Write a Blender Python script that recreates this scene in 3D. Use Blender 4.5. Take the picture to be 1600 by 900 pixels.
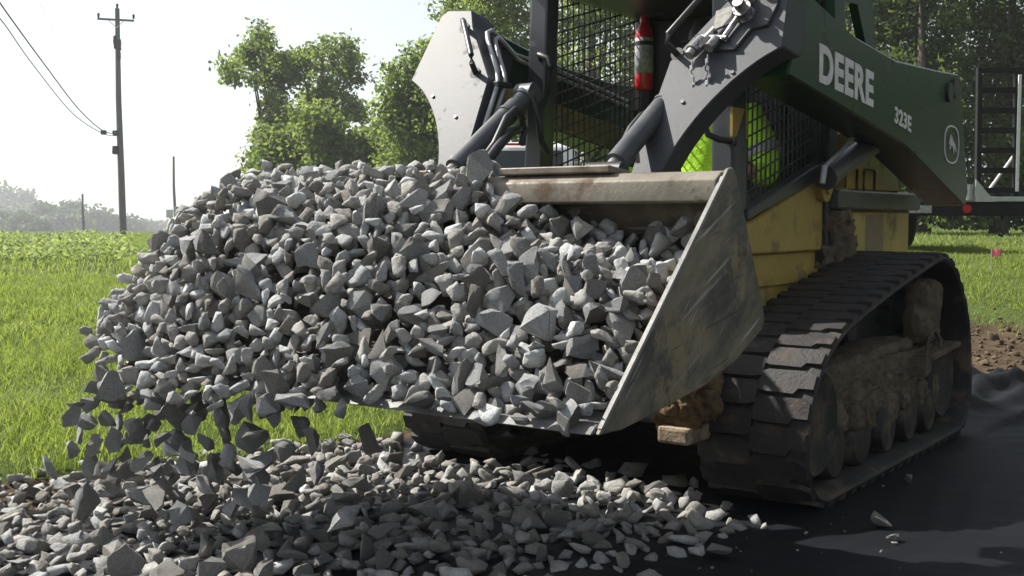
import bpy, bmesh, math, random
import numpy as np
from mathutils import Vector, Matrix, noise as mnoise
for o in list(bpy.data.objects): bpy.data.objects.remove(o)
rnd = random.Random(11); nr = np.random.default_rng(7)
scn = bpy.context.scene; COL = scn.collection
rad = math.radians

# ------------------------------------------------------------------ camera, sky, sun, exposure
CAM_H = 1.1
cam = bpy.data.cameras.new('camera'); camo = bpy.data.objects.new('camera', cam); COL.objects.link(camo)
cam.sensor_width = 36; cam.lens = 40.5; cam.clip_start = 0.05; cam.clip_end = 4000
camo.location = (0, 0, CAM_H); camo.rotation_euler = (rad(90 - 3.497), 0, 0)
scn.camera = camo
SUN_AZ, SUN_EL = -64.0, 45.0            # azimuth from +Y (view direction) towards +X, degrees
w = bpy.data.worlds.new('World'); scn.world = w; w.use_nodes = True
nt = w.node_tree; nt.nodes.clear()
sky = nt.nodes.new('ShaderNodeTexSky'); sky.sky_type = 'NISHITA'; sky.sun_disc = False
sky.sun_elevation = rad(SUN_EL); sky.sun_rotation = rad(SUN_AZ)
sky.dust_density = 1.5; sky.air_density = 1.0; sky.ozone_density = 1.0; sky.altitude = 100
hs = nt.nodes.new('ShaderNodeHueSaturation'); hs.inputs['Saturation'].default_value = 0.4
bg = nt.nodes.new('ShaderNodeBackground'); bg.inputs['Strength'].default_value = 0.095
wo = nt.nodes.new('ShaderNodeOutputWorld')
nt.links.new(sky.outputs[0], hs.inputs['Color']); nt.links.new(hs.outputs[0], bg.inputs[0]); nt.links.new(bg.outputs[0], wo.inputs[0])
sl = bpy.data.lights.new('sun', 'SUN'); sl.energy = 5.0; sl.angle = rad(0.6); sl.color = (1.0, 0.955, 0.88)
so = bpy.data.objects.new('sun', sl); COL.objects.link(so)
sd = Vector((math.sin(rad(SUN_AZ)) * math.cos(rad(SUN_EL)), math.cos(rad(SUN_AZ)) * math.cos(rad(SUN_EL)), math.sin(rad(SUN_EL))))
so.rotation_euler = sd.to_track_quat('Z', 'Y').to_euler(); so.location = (0, 0, 30)
vs = scn.view_settings; vs.view_transform = 'Standard'; vs.look = 'None'; vs.gamma = 1; vs.use_curve_mapping = False
vs.exposure = 0.9
scn.cycles.max_bounces = 6; scn.cycles.diffuse_bounces = 3; scn.cycles.glossy_bounces = 3; scn.cycles.transmission_bounces = 3; scn.cycles.volume_bounces = 0

# ------------------------------------------------------------------ helpers
def tag(o, label=None, cat=None, group=None, kind=None):
    if label: o['label'] = label
    if cat: o['category'] = cat
    if group: o['group'] = group
    if kind: o['kind'] = kind
    return o
def empty(name, loc=(0, 0, 0), rz=0.0):
    o = bpy.data.objects.new(name, None); COL.objects.link(o); o.location = loc; o.rotation_euler = (0, 0, rz)
    o.empty_display_size = 0.1
    return o
def link(name, me, m, parent=None, loc=None, rot=None):
    o = bpy.data.objects.new(name, me); COL.objects.link(o)
    if m is not None and len(me.materials) == 0: me.materials.append(m)
    if parent is not None: o.parent = parent
    if loc is not None: o.location = loc
    if rot is not None: o.rotation_euler = rot
    return o
def np_mesh(name, V, loops, sizes, smooth=False):
    me = bpy.data.meshes.new(name)
    V = np.asarray(V, dtype=np.float32); loops = np.asarray(loops, dtype=np.int32); sizes = np.asarray(sizes, dtype=np.int32)
    me.vertices.add(len(V)); me.vertices.foreach_set('co', V.ravel())
    me.loops.add(len(loops)); me.loops.foreach_set('vertex_index', loops)
    me.polygons.add(len(sizes)); st = np.concatenate([[0], np.cumsum(sizes)[:-1]]).astype(np.int32)
    me.polygons.foreach_set('loop_start', st)
    if smooth: me.polygons.foreach_set('use_smooth', np.ones(len(sizes), dtype=bool))
    me.update(calc_edges=True); me.validate()
    return me
class MB:
    """collects shapes for ONE mesh"""
    def __init__(s): s.bm = bmesh.new()
    def _mx(s, verts, mx):
        if mx is not None:
            for v in verts: v.co = mx @ v.co
    def poly_solid(s, front, back, bev=0.0, seg=1):
        n = len(front); f = [s.bm.verts.new(p) for p in front]; b = [s.bm.verts.new(p) for p in back]
        fs = [s.bm.faces.new(f), s.bm.faces.new(b[::-1])]
        for i in range(n): j = (i + 1) % n; fs.append(s.bm.faces.new((f[j], f[i], b[i], b[j])))
        bmesh.ops.recalc_face_normals(s.bm, faces=fs)
        if bev > 0:
            es = list({e for q in fs for e in q.edges})
            bmesh.ops.bevel(s.bm, geom=es, offset=bev, segments=seg, affect='EDGES', profile=0.6, clamp_overlap=True)
        return s
    def prism(s, pts, axis, a, b, bev=0.0, seg=1):
        """pts 2-D outline in the two remaining axes (cyclic order: x->(y,z), y->(x,z), z->(x,y)), extruded from a to b"""
        def mk(p, v): return {'x': (v, p[0], p[1]), 'y': (p[0], v, p[1]), 'z': (p[0], p[1], v)}[axis]
        return s.poly_solid([mk(p, a) for p in pts], [mk(p, b) for p in pts], bev, seg)
    def box(s, x0, x1, y0, y1, z0, z1, bev=0.0, seg=1):
        return s.prism([(x0, y0), (x1, y0), (x1, y1), (x0, y1)], 'z', z0, z1, bev, seg)
    def cyl(s, p0, p1, r, n=16, r2=None, cap=True):
        p0 = Vector(p0); p1 = Vector(p1); d = (p1 - p0); L = d.length
        mx = Matrix.Translation((p0 + p1) / 2) @ d.to_track_quat('Z', 'Y').to_matrix().to_4x4()
        bmesh.ops.create_cone(s.bm, cap_ends=cap, segments=n, radius1=r, radius2=r if r2 is None else r2, depth=L, matrix=mx)
        return s
    def tube(s, path, r, n=8, radii=None):
        P = [Vector(p) for p in path]; rings = []
        up = Vector((0, 0, 1))
        for i, p in enumerate(P):
            t = (P[min(i + 1, len(P) - 1)] - P[max(i - 1, 0)]).normalized()
            a = t.cross(up)
            if a.length < 0.05: a = t.cross(Vector((1, 0, 0)))
            a.normalize(); b = t.cross(a)
            rr = radii[i] if radii else r
            rings.append([s.bm.verts.new(p + rr * (math.cos(2 * math.pi * k / n) * a + math.sin(2 * math.pi * k / n) * b)) for k in range(n)])
        for i in range(len(P) - 1):
            for k in range(n):
                s.bm.faces.new((rings[i][k], rings[i][(k + 1) % n], rings[i + 1][(k + 1) % n], rings[i + 1][k]))
        s.bm.faces.new(rings[0][::-1]); s.bm.faces.new(rings[-1])
        return s
    def lathe(s, prof, c, axis='z', n=20):
        rings = []
        for (r, h) in prof:
            ring = []
            for k in range(n):
                a = 2 * math.pi * k / n; u, v = r * math.cos(a), r * math.sin(a)
                q = {'z': (u, v, h), 'x': (h, u, v), 'y': (u, h, v)}[axis]
                ring.append(s.bm.verts.new((c[0] + q[0], c[1] + q[1], c[2] + q[2])))
            rings.append(ring)
        fs = []
        for i in range(len(prof) - 1):
            for k in range(n): fs.append(s.bm.faces.new((rings[i][k], rings[i][(k + 1) % n], rings[i + 1][(k + 1) % n], rings[i + 1][k])))
        fs += [s.bm.faces.new(rings[0][::-1]), s.bm.faces.new(rings[-1])]
        bmesh.ops.recalc_face_normals(s.bm, faces=fs)
        return s
    def lump(s, x0, x1, y0, y1, z0, z1, res, amp, freq, seed=0, rnd_corner=0.35):
        """a rough clod: a subdivided box, its corners pulled in, pushed about by noise"""
        n0 = len(s.bm.verts)
        r = bmesh.ops.create_cube(s.bm, size=2.0)
        vs_ = r['verts']; es = list({e for v in vs_ for e in v.link_edges})
        bmesh.ops.subdivide_edges(s.bm, edges=es, cuts=res, use_grid_fill=True)
        c = Vector(((x0 + x1) / 2, (y0 + y1) / 2, (z0 + z1) / 2)); h = Vector(((x1 - x0) / 2, (y1 - y0) / 2, (z1 - z0) / 2))
        s.bm.verts.ensure_lookup_table()
        for v in list(s.bm.verts)[n0:]:
            u = v.co.copy(); l = u.length; m = max(abs(u.x), abs(u.y), abs(u.z))
            u = u * ((1 - rnd_corner) + rnd_corner * m / l * 1.15)
            p = c + Vector((u.x * h.x, u.y * h.y, u.z * h.z))
            q = p * freq + Vector((seed * 7.1, seed * 3.3, seed))
            d = mnoise.noise(q) + 0.55 * mnoise.noise(q * 2.3) + 0.35 * mnoise.noise(q * 5.1)
            e = mnoise.noise_vector(q * 1.7)
            v.co = p + v.co.normalized() * d * amp + e * amp * 0.4
        return s
    def build(s, name, m, parent=None, smooth=False, auto=None, loc=None, rot=None):
        me = bpy.data.meshes.new(name); s.bm.normal_update(); s.bm.to_mesh(me); s.bm.free()
        if smooth:
            for p in me.polygons: p.use_smooth = True
            if auto: me.set_sharp_from_angle(angle=rad(auto))
        return link(name, me, m, parent, loc, rot)
def copy_tree(o, parent=None):
    c = o.copy(); COL.objects.link(c); c.parent = parent
    for ch in list(o.children): copy_tree(ch, c)
    return c
def smoothstep(x, a, b):
    t = np.clip((np.asarray(x, dtype=float) - a) / (b - a), 0, 1); return t * t * (3 - 2 * t)

# ------------------------------------------------------------------ materials
def nodes_of(name):
    m = bpy.data.materials.new(name); m.use_nodes = True; t = m.node_tree; t.nodes.clear()
    out = t.nodes.new('ShaderNodeOutputMaterial')
    return m, t, out
def N(t, kind, **kw):
    n = t.nodes.new(kind)
    for k, v in kw.items():
        if k in n.inputs.keys() if isinstance(k, str) else False: n.inputs[k].default_value = v
        else: setattr(n, k, v)
    return n
def c4(c): return (c[0], c[1], c[2], 1.0)
def ramp(t, fac, stops):
    r = t.nodes.new('ShaderNodeValToRGB'); e = r.color_ramp.elements
    while len(e) > 1: e.remove(e[-1])
    e[0].position = stops[0][0]; e[0].color = c4(stops[0][1])
    for p, c in stops[1:]:
        q = e.new(p); q.color = c4(c)
    t.links.new(fac, r.inputs[0]); return r.outputs[0]
def mixc(t, fac, a, b, mode='MIX'):
    m = t.nodes.new('ShaderNodeMix'); m.data_type = 'RGBA'; m.blend_type = mode
    for s_, v in ((0, fac), (6, a), (7, b)):
        if isinstance(v, (int, float)): m.inputs[s_].default_value = v
        elif isinstance(v, tuple): m.inputs[s_].default_value = c4(v)
        else: t.links.new(v, m.inputs[s_])
    return m.outputs[2]
def math_(t, op, a, b=0.0):
    m = t.nodes.new('ShaderNodeMath'); m.operation = op
    for i, v in enumerate((a, b)):
        if isinstance(v, (int, float)): m.inputs[i].default_value = v
        else: t.links.new(v, m.inputs[i])
    return m.outputs[0]
def coord(t, scale=(1, 1, 1), rot=(0, 0, 0), which='Object', offset_rand=False):
    tc = t.nodes.new('ShaderNodeTexCoord'); mp = t.nodes.new('ShaderNodeMapping')
    mp.inputs['Scale'].default_value = scale; mp.inputs['Rotation'].default_value = rot
    t.links.new(tc.outputs[which], mp.inputs[0])
    if offset_rand:
        oi = t.nodes.new('ShaderNodeObjectInfo'); t.links.new(math_(t, 'MULTIPLY', oi.outputs['Random'], 40.0), mp.inputs['Location'])
    return mp.outputs[0]
def noise_(t, vec, scale, detail=4, rough=0.6):
    n = t.nodes.new('ShaderNodeTexNoise'); n.inputs['Scale'].default_value = scale; n.inputs['Detail'].default_value = detail
    n.inputs['Roughness'].default_value = rough; t.links.new(vec, n.inputs['Vector']); return n.outputs['Fac']
def M(name, c1, c2, scale=6, rough=0.5, metal=0.0, bump=0.1, bscale=60, dirt=None, stretch=(1, 1, 1), rough2=None, coat=0.0, scratch=None, spec=0.5, bdist=0.01, orand=False):
    m, t, out = nodes_of(name)
    v = coord(t, stretch, offset_rand=orand)
    f = noise_(t, v, scale)
    col = ramp(t, f, [(0.32, c1), (0.68, c2)])
    p = t.nodes.new('ShaderNodeBsdfPrincipled')
    rg = rough
    if dirt:                                     # (colour, threshold, scale)
        d = noise_(t, v, dirt[2], 7, 0.68)
        dm = ramp(t, d, [(dirt[1] - 0.06, (0, 0, 0)), (dirt[1] + 0.08, (1, 1, 1))])
        col = mixc(t, dm, col, dirt[0])
        rr = t.nodes.new('ShaderNodeMapRange'); t.links.new(dm, rr.inputs[0]); rr.inputs[3].default_value = rough; rr.inputs[4].default_value = 0.85
        t.links.new(rr.outputs[0], p.inputs['Roughness'])
    else: p.inputs['Roughness'].default_value = rough
    if scratch:                                  # (colour, amount, scale, rotation)
        vv = coord(t, (1.0, scratch[2] * 0.06, scratch[2]), (scratch[3], 0, 0))
        s_ = noise_(t, vv, 3.0, 5, 0.7)
        sm = ramp(t, s_, [(scratch[1], (0, 0, 0)), (scratch[1] + 0.03, (1, 1, 1))])
        col = mixc(t, sm, col, scratch[0])
    t.links.new(col, p.inputs['Base Color'])
    p.inputs['Metallic'].default_value = metal; p.inputs['Coat Weight'].default_value = coat; p.inputs['Specular IOR Level'].default_value = spec
    if bump > 0:
        b = t.nodes.new('ShaderNodeBump'); b.inputs['Strength'].default_value = bump; b.inputs['Distance'].default_value = bdist
        t.links.new(noise_(t, v, bscale, 6, 0.65), b.inputs['Height']); t.links.new(b.outputs[0], p.inputs['Normal'])
    t.links.new(p.outputs[0], out.inputs[0])
    return m
def leaf_mat(name, stops, trans=0.45, rough=0.6):
    m, t, out = nodes_of(name)
    g = t.nodes.new('ShaderNodeNewGeometry')
    big = noise_(t, coord(t), 0.35, 2)
    fac = math_(t, 'ADD', math_(t, 'MULTIPLY', g.outputs['Random Per Island'], 0.7), math_(t, 'MULTIPLY', big, 0.3))
    col = ramp(t, fac, stops)
    d = t.nodes.new('ShaderNodeBsdfPrincipled'); d.inputs['Roughness'].default_value = rough; d.inputs['Specular IOR Level'].default_value = 0.35
    t.links.new(col, d.inputs['Base Color'])
    tr = t.nodes.new('ShaderNodeBsdfTranslucent'); t.links.new(mixc(t, 1.0, col, (1.4, 1.4, 0.7), 'MULTIPLY'), tr.inputs[0])
    mx = t.nodes.new('ShaderNodeMixShader'); mx.inputs[0].default_value = trans
    t.links.new(d.outputs[0], mx.inputs[1]); t.links.new(tr.outputs[0], mx.inputs[2]); t.links.new(mx.outputs[0], out.inputs[0])
    return m
def stone_mat(dust=None):
    m, t, out = nodes_of('crushed_limestone')
    g = t.nodes.new('ShaderNodeNewGeometry'); oi = t.nodes.new('ShaderNodeObjectInfo')
    r = math_(t, 'FRACT', math_(t, 'ADD', g.outputs['Random Per Island'], math_(t, 'MULTIPLY', oi.outputs['Random'], 7.31)))
    base = ramp(t, r, [(0.0, (0.220, 0.207, 0.188)), (0.2, (0.319, 0.314, 0.299)), (0.40, (0.407, 0.409, 0.399)), (0.52, (0.363, 0.353, 0.325)), (0.6, (0.319, 0.336, 0.348)), (0.8, (0.473, 0.487, 0.490)), (1.0, (0.616, 0.638, 0.644))])
    v = coord(t, offset_rand=True)
    n1 = noise_(t, v, 16, 7, 0.72); n2 = noise_(t, v, 140, 3, 0.6); n3 = noise_(t, v, 7, 3, 0.5)
    col = mixc(t, 1.0, base, ramp(t, n1, [(0.3, (0.58, 0.56, 0.53)), (0.5, (0.95, 0.94, 0.92)), (0.7, (1.18, 1.18, 1.18))]), 'MULTIPLY')
    col = mixc(t, ramp(t, n3, [(0.52, (0, 0, 0)), (0.70, (0.28, 0.28, 0.28))]), col, (0.36, 0.32, 0.26))
    col = mixc(t, 1.0, col, ramp(t, n2, [(0.3, (0.84, 0.84, 0.84)), (0.7, (1.12, 1.12, 1.12))]), 'MULTIPLY')
    if dust: col = mixc(t, ramp(t, noise_(t, v, 11, 5, 0.65), [(0.35, (0.05, 0.05, 0.05)), (0.65, (0.6, 0.6, 0.6))]), col, dust)
    p = t.nodes.new('ShaderNodeBsdfPrincipled'); p.inputs['Roughness'].default_value = 0.88; p.inputs['Specular IOR Level'].default_value = 0.25
    t.links.new(col, p.inputs['Base Color'])
    b = t.nodes.new('ShaderNodeBump'); b.inputs['Strength'].default_value = 1.0; b.inputs['Distance'].default_value = 0.014
    h = math_(t, 'ADD', math_(t, 'MULTIPLY', noise_(t, v, 38, 8, 0.72), 1.0), math_(t, 'MULTIPLY', n2, 0.25))
    t.links.new(h, b.inputs['Height']); t.links.new(b.outputs[0], p.inputs['Normal'])
    t.links.new(p.outputs[0], out.inputs[0])
    return m
def ground_mat():
    m, t, out = nodes_of('soil_and_turf')
    v = coord(t)
    soil = ramp(t, noise_(t, v, 5, 8, 0.7), [(0.3, (0.05, 0.035, 0.022)), (0.55, (0.11, 0.08, 0.05)), (0.75, (0.17, 0.13, 0.085))])
    turf = ramp(t, noise_(t, v, 1.3, 8, 0.75), [(0.3, (0.05, 0.075, 0.02)), (0.55, (0.09, 0.125, 0.03)), (0.75, (0.13, 0.15, 0.045))])
    at = t.nodes.new('ShaderNodeAttribute'); at.attribute_name = 'turf'
    k = math_(t, 'ADD', at.outputs['Fac'], math_(t, 'MULTIPLY', math_(t, 'SUBTRACT', noise_(t, v, 3, 6, 0.7), 0.5), 0.9))
    col = mixc(t, ramp(t, k, [(0.4, (0, 0, 0)), (0.6, (1, 1, 1))]), soil, turf)
    p = t.nodes.new('ShaderNodeBsdfPrincipled'); p.inputs['Roughness'].default_value = 0.95; p.inputs['Specular IOR Level'].default_value = 0.1
    t.links.new(col, p.inputs['Base Color'])
    b = t.nodes.new('ShaderNodeBump'); b.inputs['Strength'].default_value = 0.9; b.inputs['Distance'].default_value = 0.05
    t.links.new(noise_(t, v, 14, 8, 0.75), b.inputs['Height']); t.links.new(b.outputs[0], p.inputs['Normal'])
    t.links.new(p.outputs[0], out.inputs[0])
    return m
STONE = stone_mat(); STONEG = stone_mat((0.235, 0.215, 0.185)); GROUND = ground_mat()
FABRIC = M('black_geotextile', (0.003, 0.0035, 0.0055), (0.006, 0.007, 0.010), 3, 0.6, 0, 0.25, 420, dirt=((0.03, 0.027, 0.024), 0.70, 4.5), bdist=0.003, spec=0.2)
BLACKP = M('dusty_black_green_paint', (0.006, 0.032, 0.013), (0.011, 0.044, 0.019), 5, 0.27, 0, 0.05, 200, dirt=((0.035, 0.048, 0.028), 0.68, 6), spec=0.22)
LEGP = M('weathered_grey_black_paint', (0.022, 0.026, 0.031), (0.048, 0.053, 0.060), 1.6, 0.53, 0.0, 0.06, 60, dirt=((0.05, 0.05, 0.05), 0.66, 9), spec=0.36)
STEEL = M('worn_bucket_steel', (0.035, 0.030, 0.025), (0.085, 0.068, 0.05), 3.2, 0.62, 0.1, 0.35, 60, dirt=((0.15, 0.13, 0.095), 0.56, 4), scratch=((0.175, 0.17, 0.16), 0.585, 16, -0.5), spec=0.3)
def plate_mat():
    m, t, out = nodes_of('scuffed_bucket_side')
    def rc(scale, rot):                      # rotate first, then squeeze
        tc = t.nodes.new('ShaderNodeTexCoord'); mp = t.nodes.new('ShaderNodeMapping'); mp.vector_type = 'TEXTURE'
        mp.inputs['Rotation'].default_value = (rot, 0, 0); mp.inputs['Scale'].default_value = tuple(1.0 / q for q in scale); t.links.new(tc.outputs['Object'], mp.inputs[0]); return mp.outputs[0]
    v = coord(t)
    col = ramp(t, noise_(t, rc((1, 1.2, 3.2), 0.6), 2.2, 7, 0.65), [(0.34, (0.055, 0.054, 0.053)), (0.46, (0.115, 0.11, 0.10)), (0.56, (0.20, 0.18, 0.14)), (0.68, (0.29, 0.255, 0.185))])
    col = mixc(t, ramp(t, noise_(t, v, 5.5, 8, 0.7), [(0.52, (0, 0, 0)), (0.60, (0.8, 0.8, 0.8))]), col, (0.30, 0.25, 0.16))
    col = mixc(t, ramp(t, noise_(t, v, 9.0, 6, 0.7), [(0.60, (0, 0, 0)), (0.68, (0.8, 0.8, 0.8))]), col, (0.10, 0.055, 0.03))
    for (rot, sc, th, c) in ((0.45, (1, 1.6, 55), 0.655, (0.46, 0.455, 0.44)), (0.75, (1, 2.6, 80), 0.66, (0.40, 0.395, 0.385)), (0.2, (1, 2.0, 60), 0.665, (0.05, 0.048, 0.045)), (-0.5, (1, 3.0, 70), 0.69, (0.30, 0.29, 0.28))):
        mk = math_(t, 'MULTIPLY', ramp(t, noise_(t, rc(sc, rot), 1.0, 3, 0.6), [(th - 0.03, (0, 0, 0)), (th + 0.03, (1, 1, 1))]), ramp(t, noise_(t, v, 3.0 + rot, 2), [(0.45, (0, 0, 0)), (0.6, (1, 1, 1))]))
        col = mixc(t, mk, col, c)
    p = t.nodes.new('ShaderNodeBsdfPrincipled'); t.links.new(col, p.inputs['Base Color']); p.inputs['Metallic'].default_value = 0.25; p.inputs['Specular IOR Level'].default_value = 0.35
    rr = t.nodes.new('ShaderNodeMapRange'); t.links.new(noise_(t, v, 6, 5), rr.inputs[0]); rr.inputs[3].default_value = 0.4; rr.inputs[4].default_value = 0.75; t.links.new(rr.outputs[0], p.inputs['Roughness'])
    b = t.nodes.new('ShaderNodeBump'); b.inputs['Strength'].default_value = 0.4; b.inputs['Distance'].default_value = 0.006
    t.links.new(math_(t, 'ADD', noise_(t, v, 40, 7, 0.7), noise_(t, v, 4, 3)), b.inputs['Height']); t.links.new(b.outputs[0], p.inputs['Normal']); t.links.new(p.outputs[0], out.inputs[0])
    return m
PLATE = plate_mat()
BRIGHT = M('polished_cutting_steel', (0.10, 0.10, 0.095), (0.22, 0.215, 0.205), 8, 0.55, 0.2, 0.15, 90, dirt=((0.16, 0.13, 0.1), 0.62, 7))
LIPM = M('rubbed_lip_steel', (0.15, 0.13, 0.10), (0.28, 0.25, 0.20), 5, 0.55, 0.2, 0.15, 60, dirt=((0.10, 0.068, 0.04), 0.57, 7))
YEL = M('dusty_yellow_paint', (0.37, 0.265, 0.062), (0.47, 0.345, 0.085), 4, 0.45, 0, 0.08, 90, dirt=((0.22, 0.17, 0.10), 0.60, 6))
BLK = M('black_steel', (0.012, 0.012, 0.013), (0.022, 0.023, 0.024), 7, 0.42, 0.0, 0.06, 150, dirt=((0.08, 0.07, 0.055), 0.68, 8))
POST = M('grey_black_rops_paint', (0.030, 0.033, 0.038), (0.048, 0.052, 0.058), 4, 0.36, 0.0, 0.06, 150, dirt=((0.11, 0.10, 0.085), 0.67, 7))
CYLM = M('dusty_cylinder_paint', (0.055, 0.06, 0.065), (0.095, 0.10, 0.105), 8, 0.42, 0.2, 0.1, 120, dirt=((0.15, 0.13, 0.1), 0.64, 10))
CHROME = M('chromed_steel', (0.24, 0.24, 0.24), (0.42, 0.42, 0.42), 30, 0.36, 0.85, 0.1, 150, dirt=((0.10, 0.09, 0.075), 0.56, 40))
TUBEM = M('grey_hydraulic_tube', (0.30, 0.31, 0.32), (0.42, 0.43, 0.44), 9, 0.4, 0.3, 0.05, 100)
RUB = M('track_rubber', (0.016, 0.016, 0.017), (0.034, 0.032, 0.030), 6, 0.62, 0, 0.35, 60, dirt=((0.115, 0.088, 0.06), 0.58, 7), spec=0.35)
LUGM = M('track_lug_rubber', (0.018, 0.017, 0.018), (0.036, 0.033, 0.031), 14, 0.62, 0, 0.4, 70, dirt=((0.085, 0.066, 0.048), 0.60, 9), spec=0.3, orand=True)
MUD = M('dried_clay_mud', (0.10, 0.08, 0.055), (0.20, 0.165, 0.12), 9, 0.92, 0, 0.9, 38, dirt=((0.085, 0.062, 0.04), 0.60, 16), bdist=0.02, spec=0.15)
ROLLM = M('muddy_roller_steel', (0.022, 0.020, 0.019), (0.05, 0.045, 0.04), 9, 0.55, 0.3, 0.3, 60, dirt=((0.15, 0.12, 0.085), 0.57, 9))
RUSTMUD = M('orange_clay', (0.10, 0.065, 0.035), (0.24, 0.16, 0.085), 12, 0.92, 0, 1.0, 40, bdist=0.02, spec=0.15)
BLOCKM = M('tan_block', (0.22, 0.165, 0.105), (0.36, 0.28, 0.19), 9, 0.9, 0, 0.7, 40, dirt=((0.12, 0.08, 0.045), 0.55, 12))
WHITE = M('white_decal', (0.62, 0.63, 0.62), (0.78, 0.78, 0.77), 20, 0.5, 0, 0.0, 10, dirt=((0.30, 0.31, 0.28), 0.66, 22))
RED = M('red_enamel', (0.45, 0.012, 0.012), (0.55, 0.02, 0.018), 8, 0.3, 0, 0.03, 100, coat=0.3)
PAPER = M('paper_label', (0.16, 0.17, 0.17), (0.42, 0.43, 0.42), 45, 0.5, 0, 0.0, 10)
HIVIS = M('lime_hi_vis_cloth', (0.42, 0.80, 0.02), (0.50, 0.90, 0.03), 5, 0.8, 0, 0.5, 25, bdist=0.02)
TAPE = M('grey_reflective_tape', (0.25, 0.26, 0.26), (0.35, 0.36, 0.35), 12, 0.4, 0.2, 0.1, 60)
SKIN = M('skin', (0.36, 0.20, 0.13), (0.43, 0.25, 0.17), 10, 0.55, 0, 0.1, 80)
HAIR = M('dark_hair', (0.02, 0.014, 0.01), (0.04, 0.03, 0.02), 40, 0.6, 0, 0.3, 90)
DENIM = M('dark_work_trousers', (0.03, 0.035, 0.05), (0.05, 0.055, 0.075), 10, 0.9, 0, 0.4, 90)
SEATM = M('black_vinyl_seat', (0.014, 0.014, 0.015), (0.026, 0.026, 0.028), 10, 0.55, 0, 0.2, 90)
WOODP = M('weathered_pole_wood', (0.10, 0.095, 0.105), (0.17, 0.16, 0.165), 3, 0.9, 0, 0.4, 30, stretch=(6, 6, 0.6))
WIREM = M('dark_cable', (0.015, 0.015, 0.017), (0.03, 0.03, 0.032), 5, 0.6, 0, 0, 10)
CARW = M('white_car_paint', (0.72, 0.73, 0.74), (0.8, 0.8, 0.8), 2, 0.25, 0, 0, 10, coat=0.6)
GLASS = M('tinted_glass', (0.012, 0.022, 0.022), (0.02, 0.03, 0.03), 2, 0.06, 0, 0, 10)
TYRE = M('tyre_rubber', (0.014, 0.014, 0.014), (0.028, 0.028, 0.028), 9, 0.75, 0, 0.2, 60)
LAMPR = M('red_lamp_lens', (0.35, 0.008, 0.008), (0.45, 0.012, 0.012), 9, 0.2, 0, 0, 10)
PINK = M('pink_marker_plastic', (0.85, 0.16, 0.22), (0.9, 0.22, 0.28), 9, 0.5, 0, 0, 10)
GALV = M('galvanised_steel', (0.42, 0.43, 0.44), (0.58, 0.59, 0.6), 12, 0.4, 0.6, 0.1, 60)
SIGNG = M('green_sign_face', (0.01, 0.16, 0.09), (0.015, 0.19, 0.11), 5, 0.4, 0, 0, 10)
ROADM = M('pale_road', (0.22, 0.21, 0.20), (0.30, 0.29, 0.28), 2, 0.9, 0, 0.3, 40)
BARK = M('tree_bark', (0.07, 0.058, 0.045), (0.13, 0.11, 0.09), 4, 0.95, 0, 0.8, 14, stretch=(4, 4, 0.7), bdist=0.05)
LEAF = leaf_mat('leaf_green', [(0.0, (0.075, 0.11, 0.04)), (0.45, (0.14, 0.195, 0.07)), (0.8, (0.20, 0.26, 0.10)), (1.0, (0.28, 0.32, 0.15))], 0.6)
LEAFD = leaf_mat('leaf_dark_green', [(0.0, (0.055, 0.09, 0.03)), (0.5, (0.105, 0.155, 0.05)), (0.85, (0.17, 0.22, 0.08)), (1.0, (0.30, 0.33, 0.17))], 0.6)
LEAFF = leaf_mat('leaf_far', [(0.0, (0.03, 0.055, 0.022)), (0.5, (0.05, 0.085, 0.03)), (1.0, (0.085, 0.12, 0.04))])
GRASS = leaf_mat('grass_blade', [(0.0, (0.10, 0.145, 0.035)), (0.35, (0.165, 0.225, 0.06)), (0.7, (0.225, 0.285, 0.09)), (0.92, (0.30, 0.33, 0.14)), (1.0, (0.40, 0.37, 0.2))], 0.5)
WEED = leaf_mat('weed_leaf', [(0.0, (0.15, 0.21, 0.08)), (0.5, (0.22, 0.29, 0.12)), (1.0, (0.38, 0.43, 0.26))], 0.5)

# ------------------------------------------------------------------ ground
MA = rad(-36); MO = Vector((-0.588, 3.469, 0.0))              # the loader's heading and place
ex = np.array([math.cos(MA), math.sin(MA)]); ey = np.array([-math.sin(MA), math.cos(MA)])
def to_local(X, Y):
    dx = np.asarray(X) - MO.x; dy = np.asarray(Y) - MO.y
    return dx * ex[0] + dy * ex[1], dx * ey[0] + dy * ey[1]
def to_world(x, y): return MO.x + x * ex[0] + y * ey[0], MO.y + x * ex[1] + y * ey[1]
def wob(X, Y, f, s): return np.sin(X * f + s) * np.cos(Y * f * 1.3 + 2 * s) + 0.5 * np.sin(X * f * 2.7 + Y * f * 1.9 + s * 3)
def bed_mask(X, Y):
    """1 on the stripped road bed, 0 on turf"""
    lx, ly = to_local(X, Y)
    bd = np.interp(ly, [-1.0, 0.0, 0.7, 1.4, 2.3, 3.5], [-2.05, -1.93, -1.56, -1.36, -1.36, -1.5])
    a = smoothstep(lx - bd + 0.05 * wob(X, Y, 2.2, 1.0), -0.13, 0.10)
    b = 1 - smoothstep(np.asarray(Y) - 0.25 * np.asarray(X) + 0.25 * wob(X, Y, 1.1, 3.0), 7.7, 9.9)
    far = 1 - smoothstep(ly, 6.6, 8.6)
    return a * np.minimum(1, np.maximum(b, 0)) * far
def ground_z(X, Y):
    X = np.asarray(X, float); Y = np.asarray(Y, float)
    Yc = np.maximum(Y, 0.5)
    rise = 0.62 * smoothstep(Y, 6.2, 13.5) * smoothstep(X / Yc, -0.22, -0.02)
    drop = -8.5 * smoothstep(Y, 85, 230)
    side = 0.05 * (1 - bed_mask(X, Y))
    rel = 0.012 * wob(X, Y, 1.7, 0.5) + 0.03 * wob(X, Y, 0.35, 2.0) * smoothstep(Y, 7, 20)
    return rise + drop + side + rel * (1 - 0.6 * bed_mask(X, Y))
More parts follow.
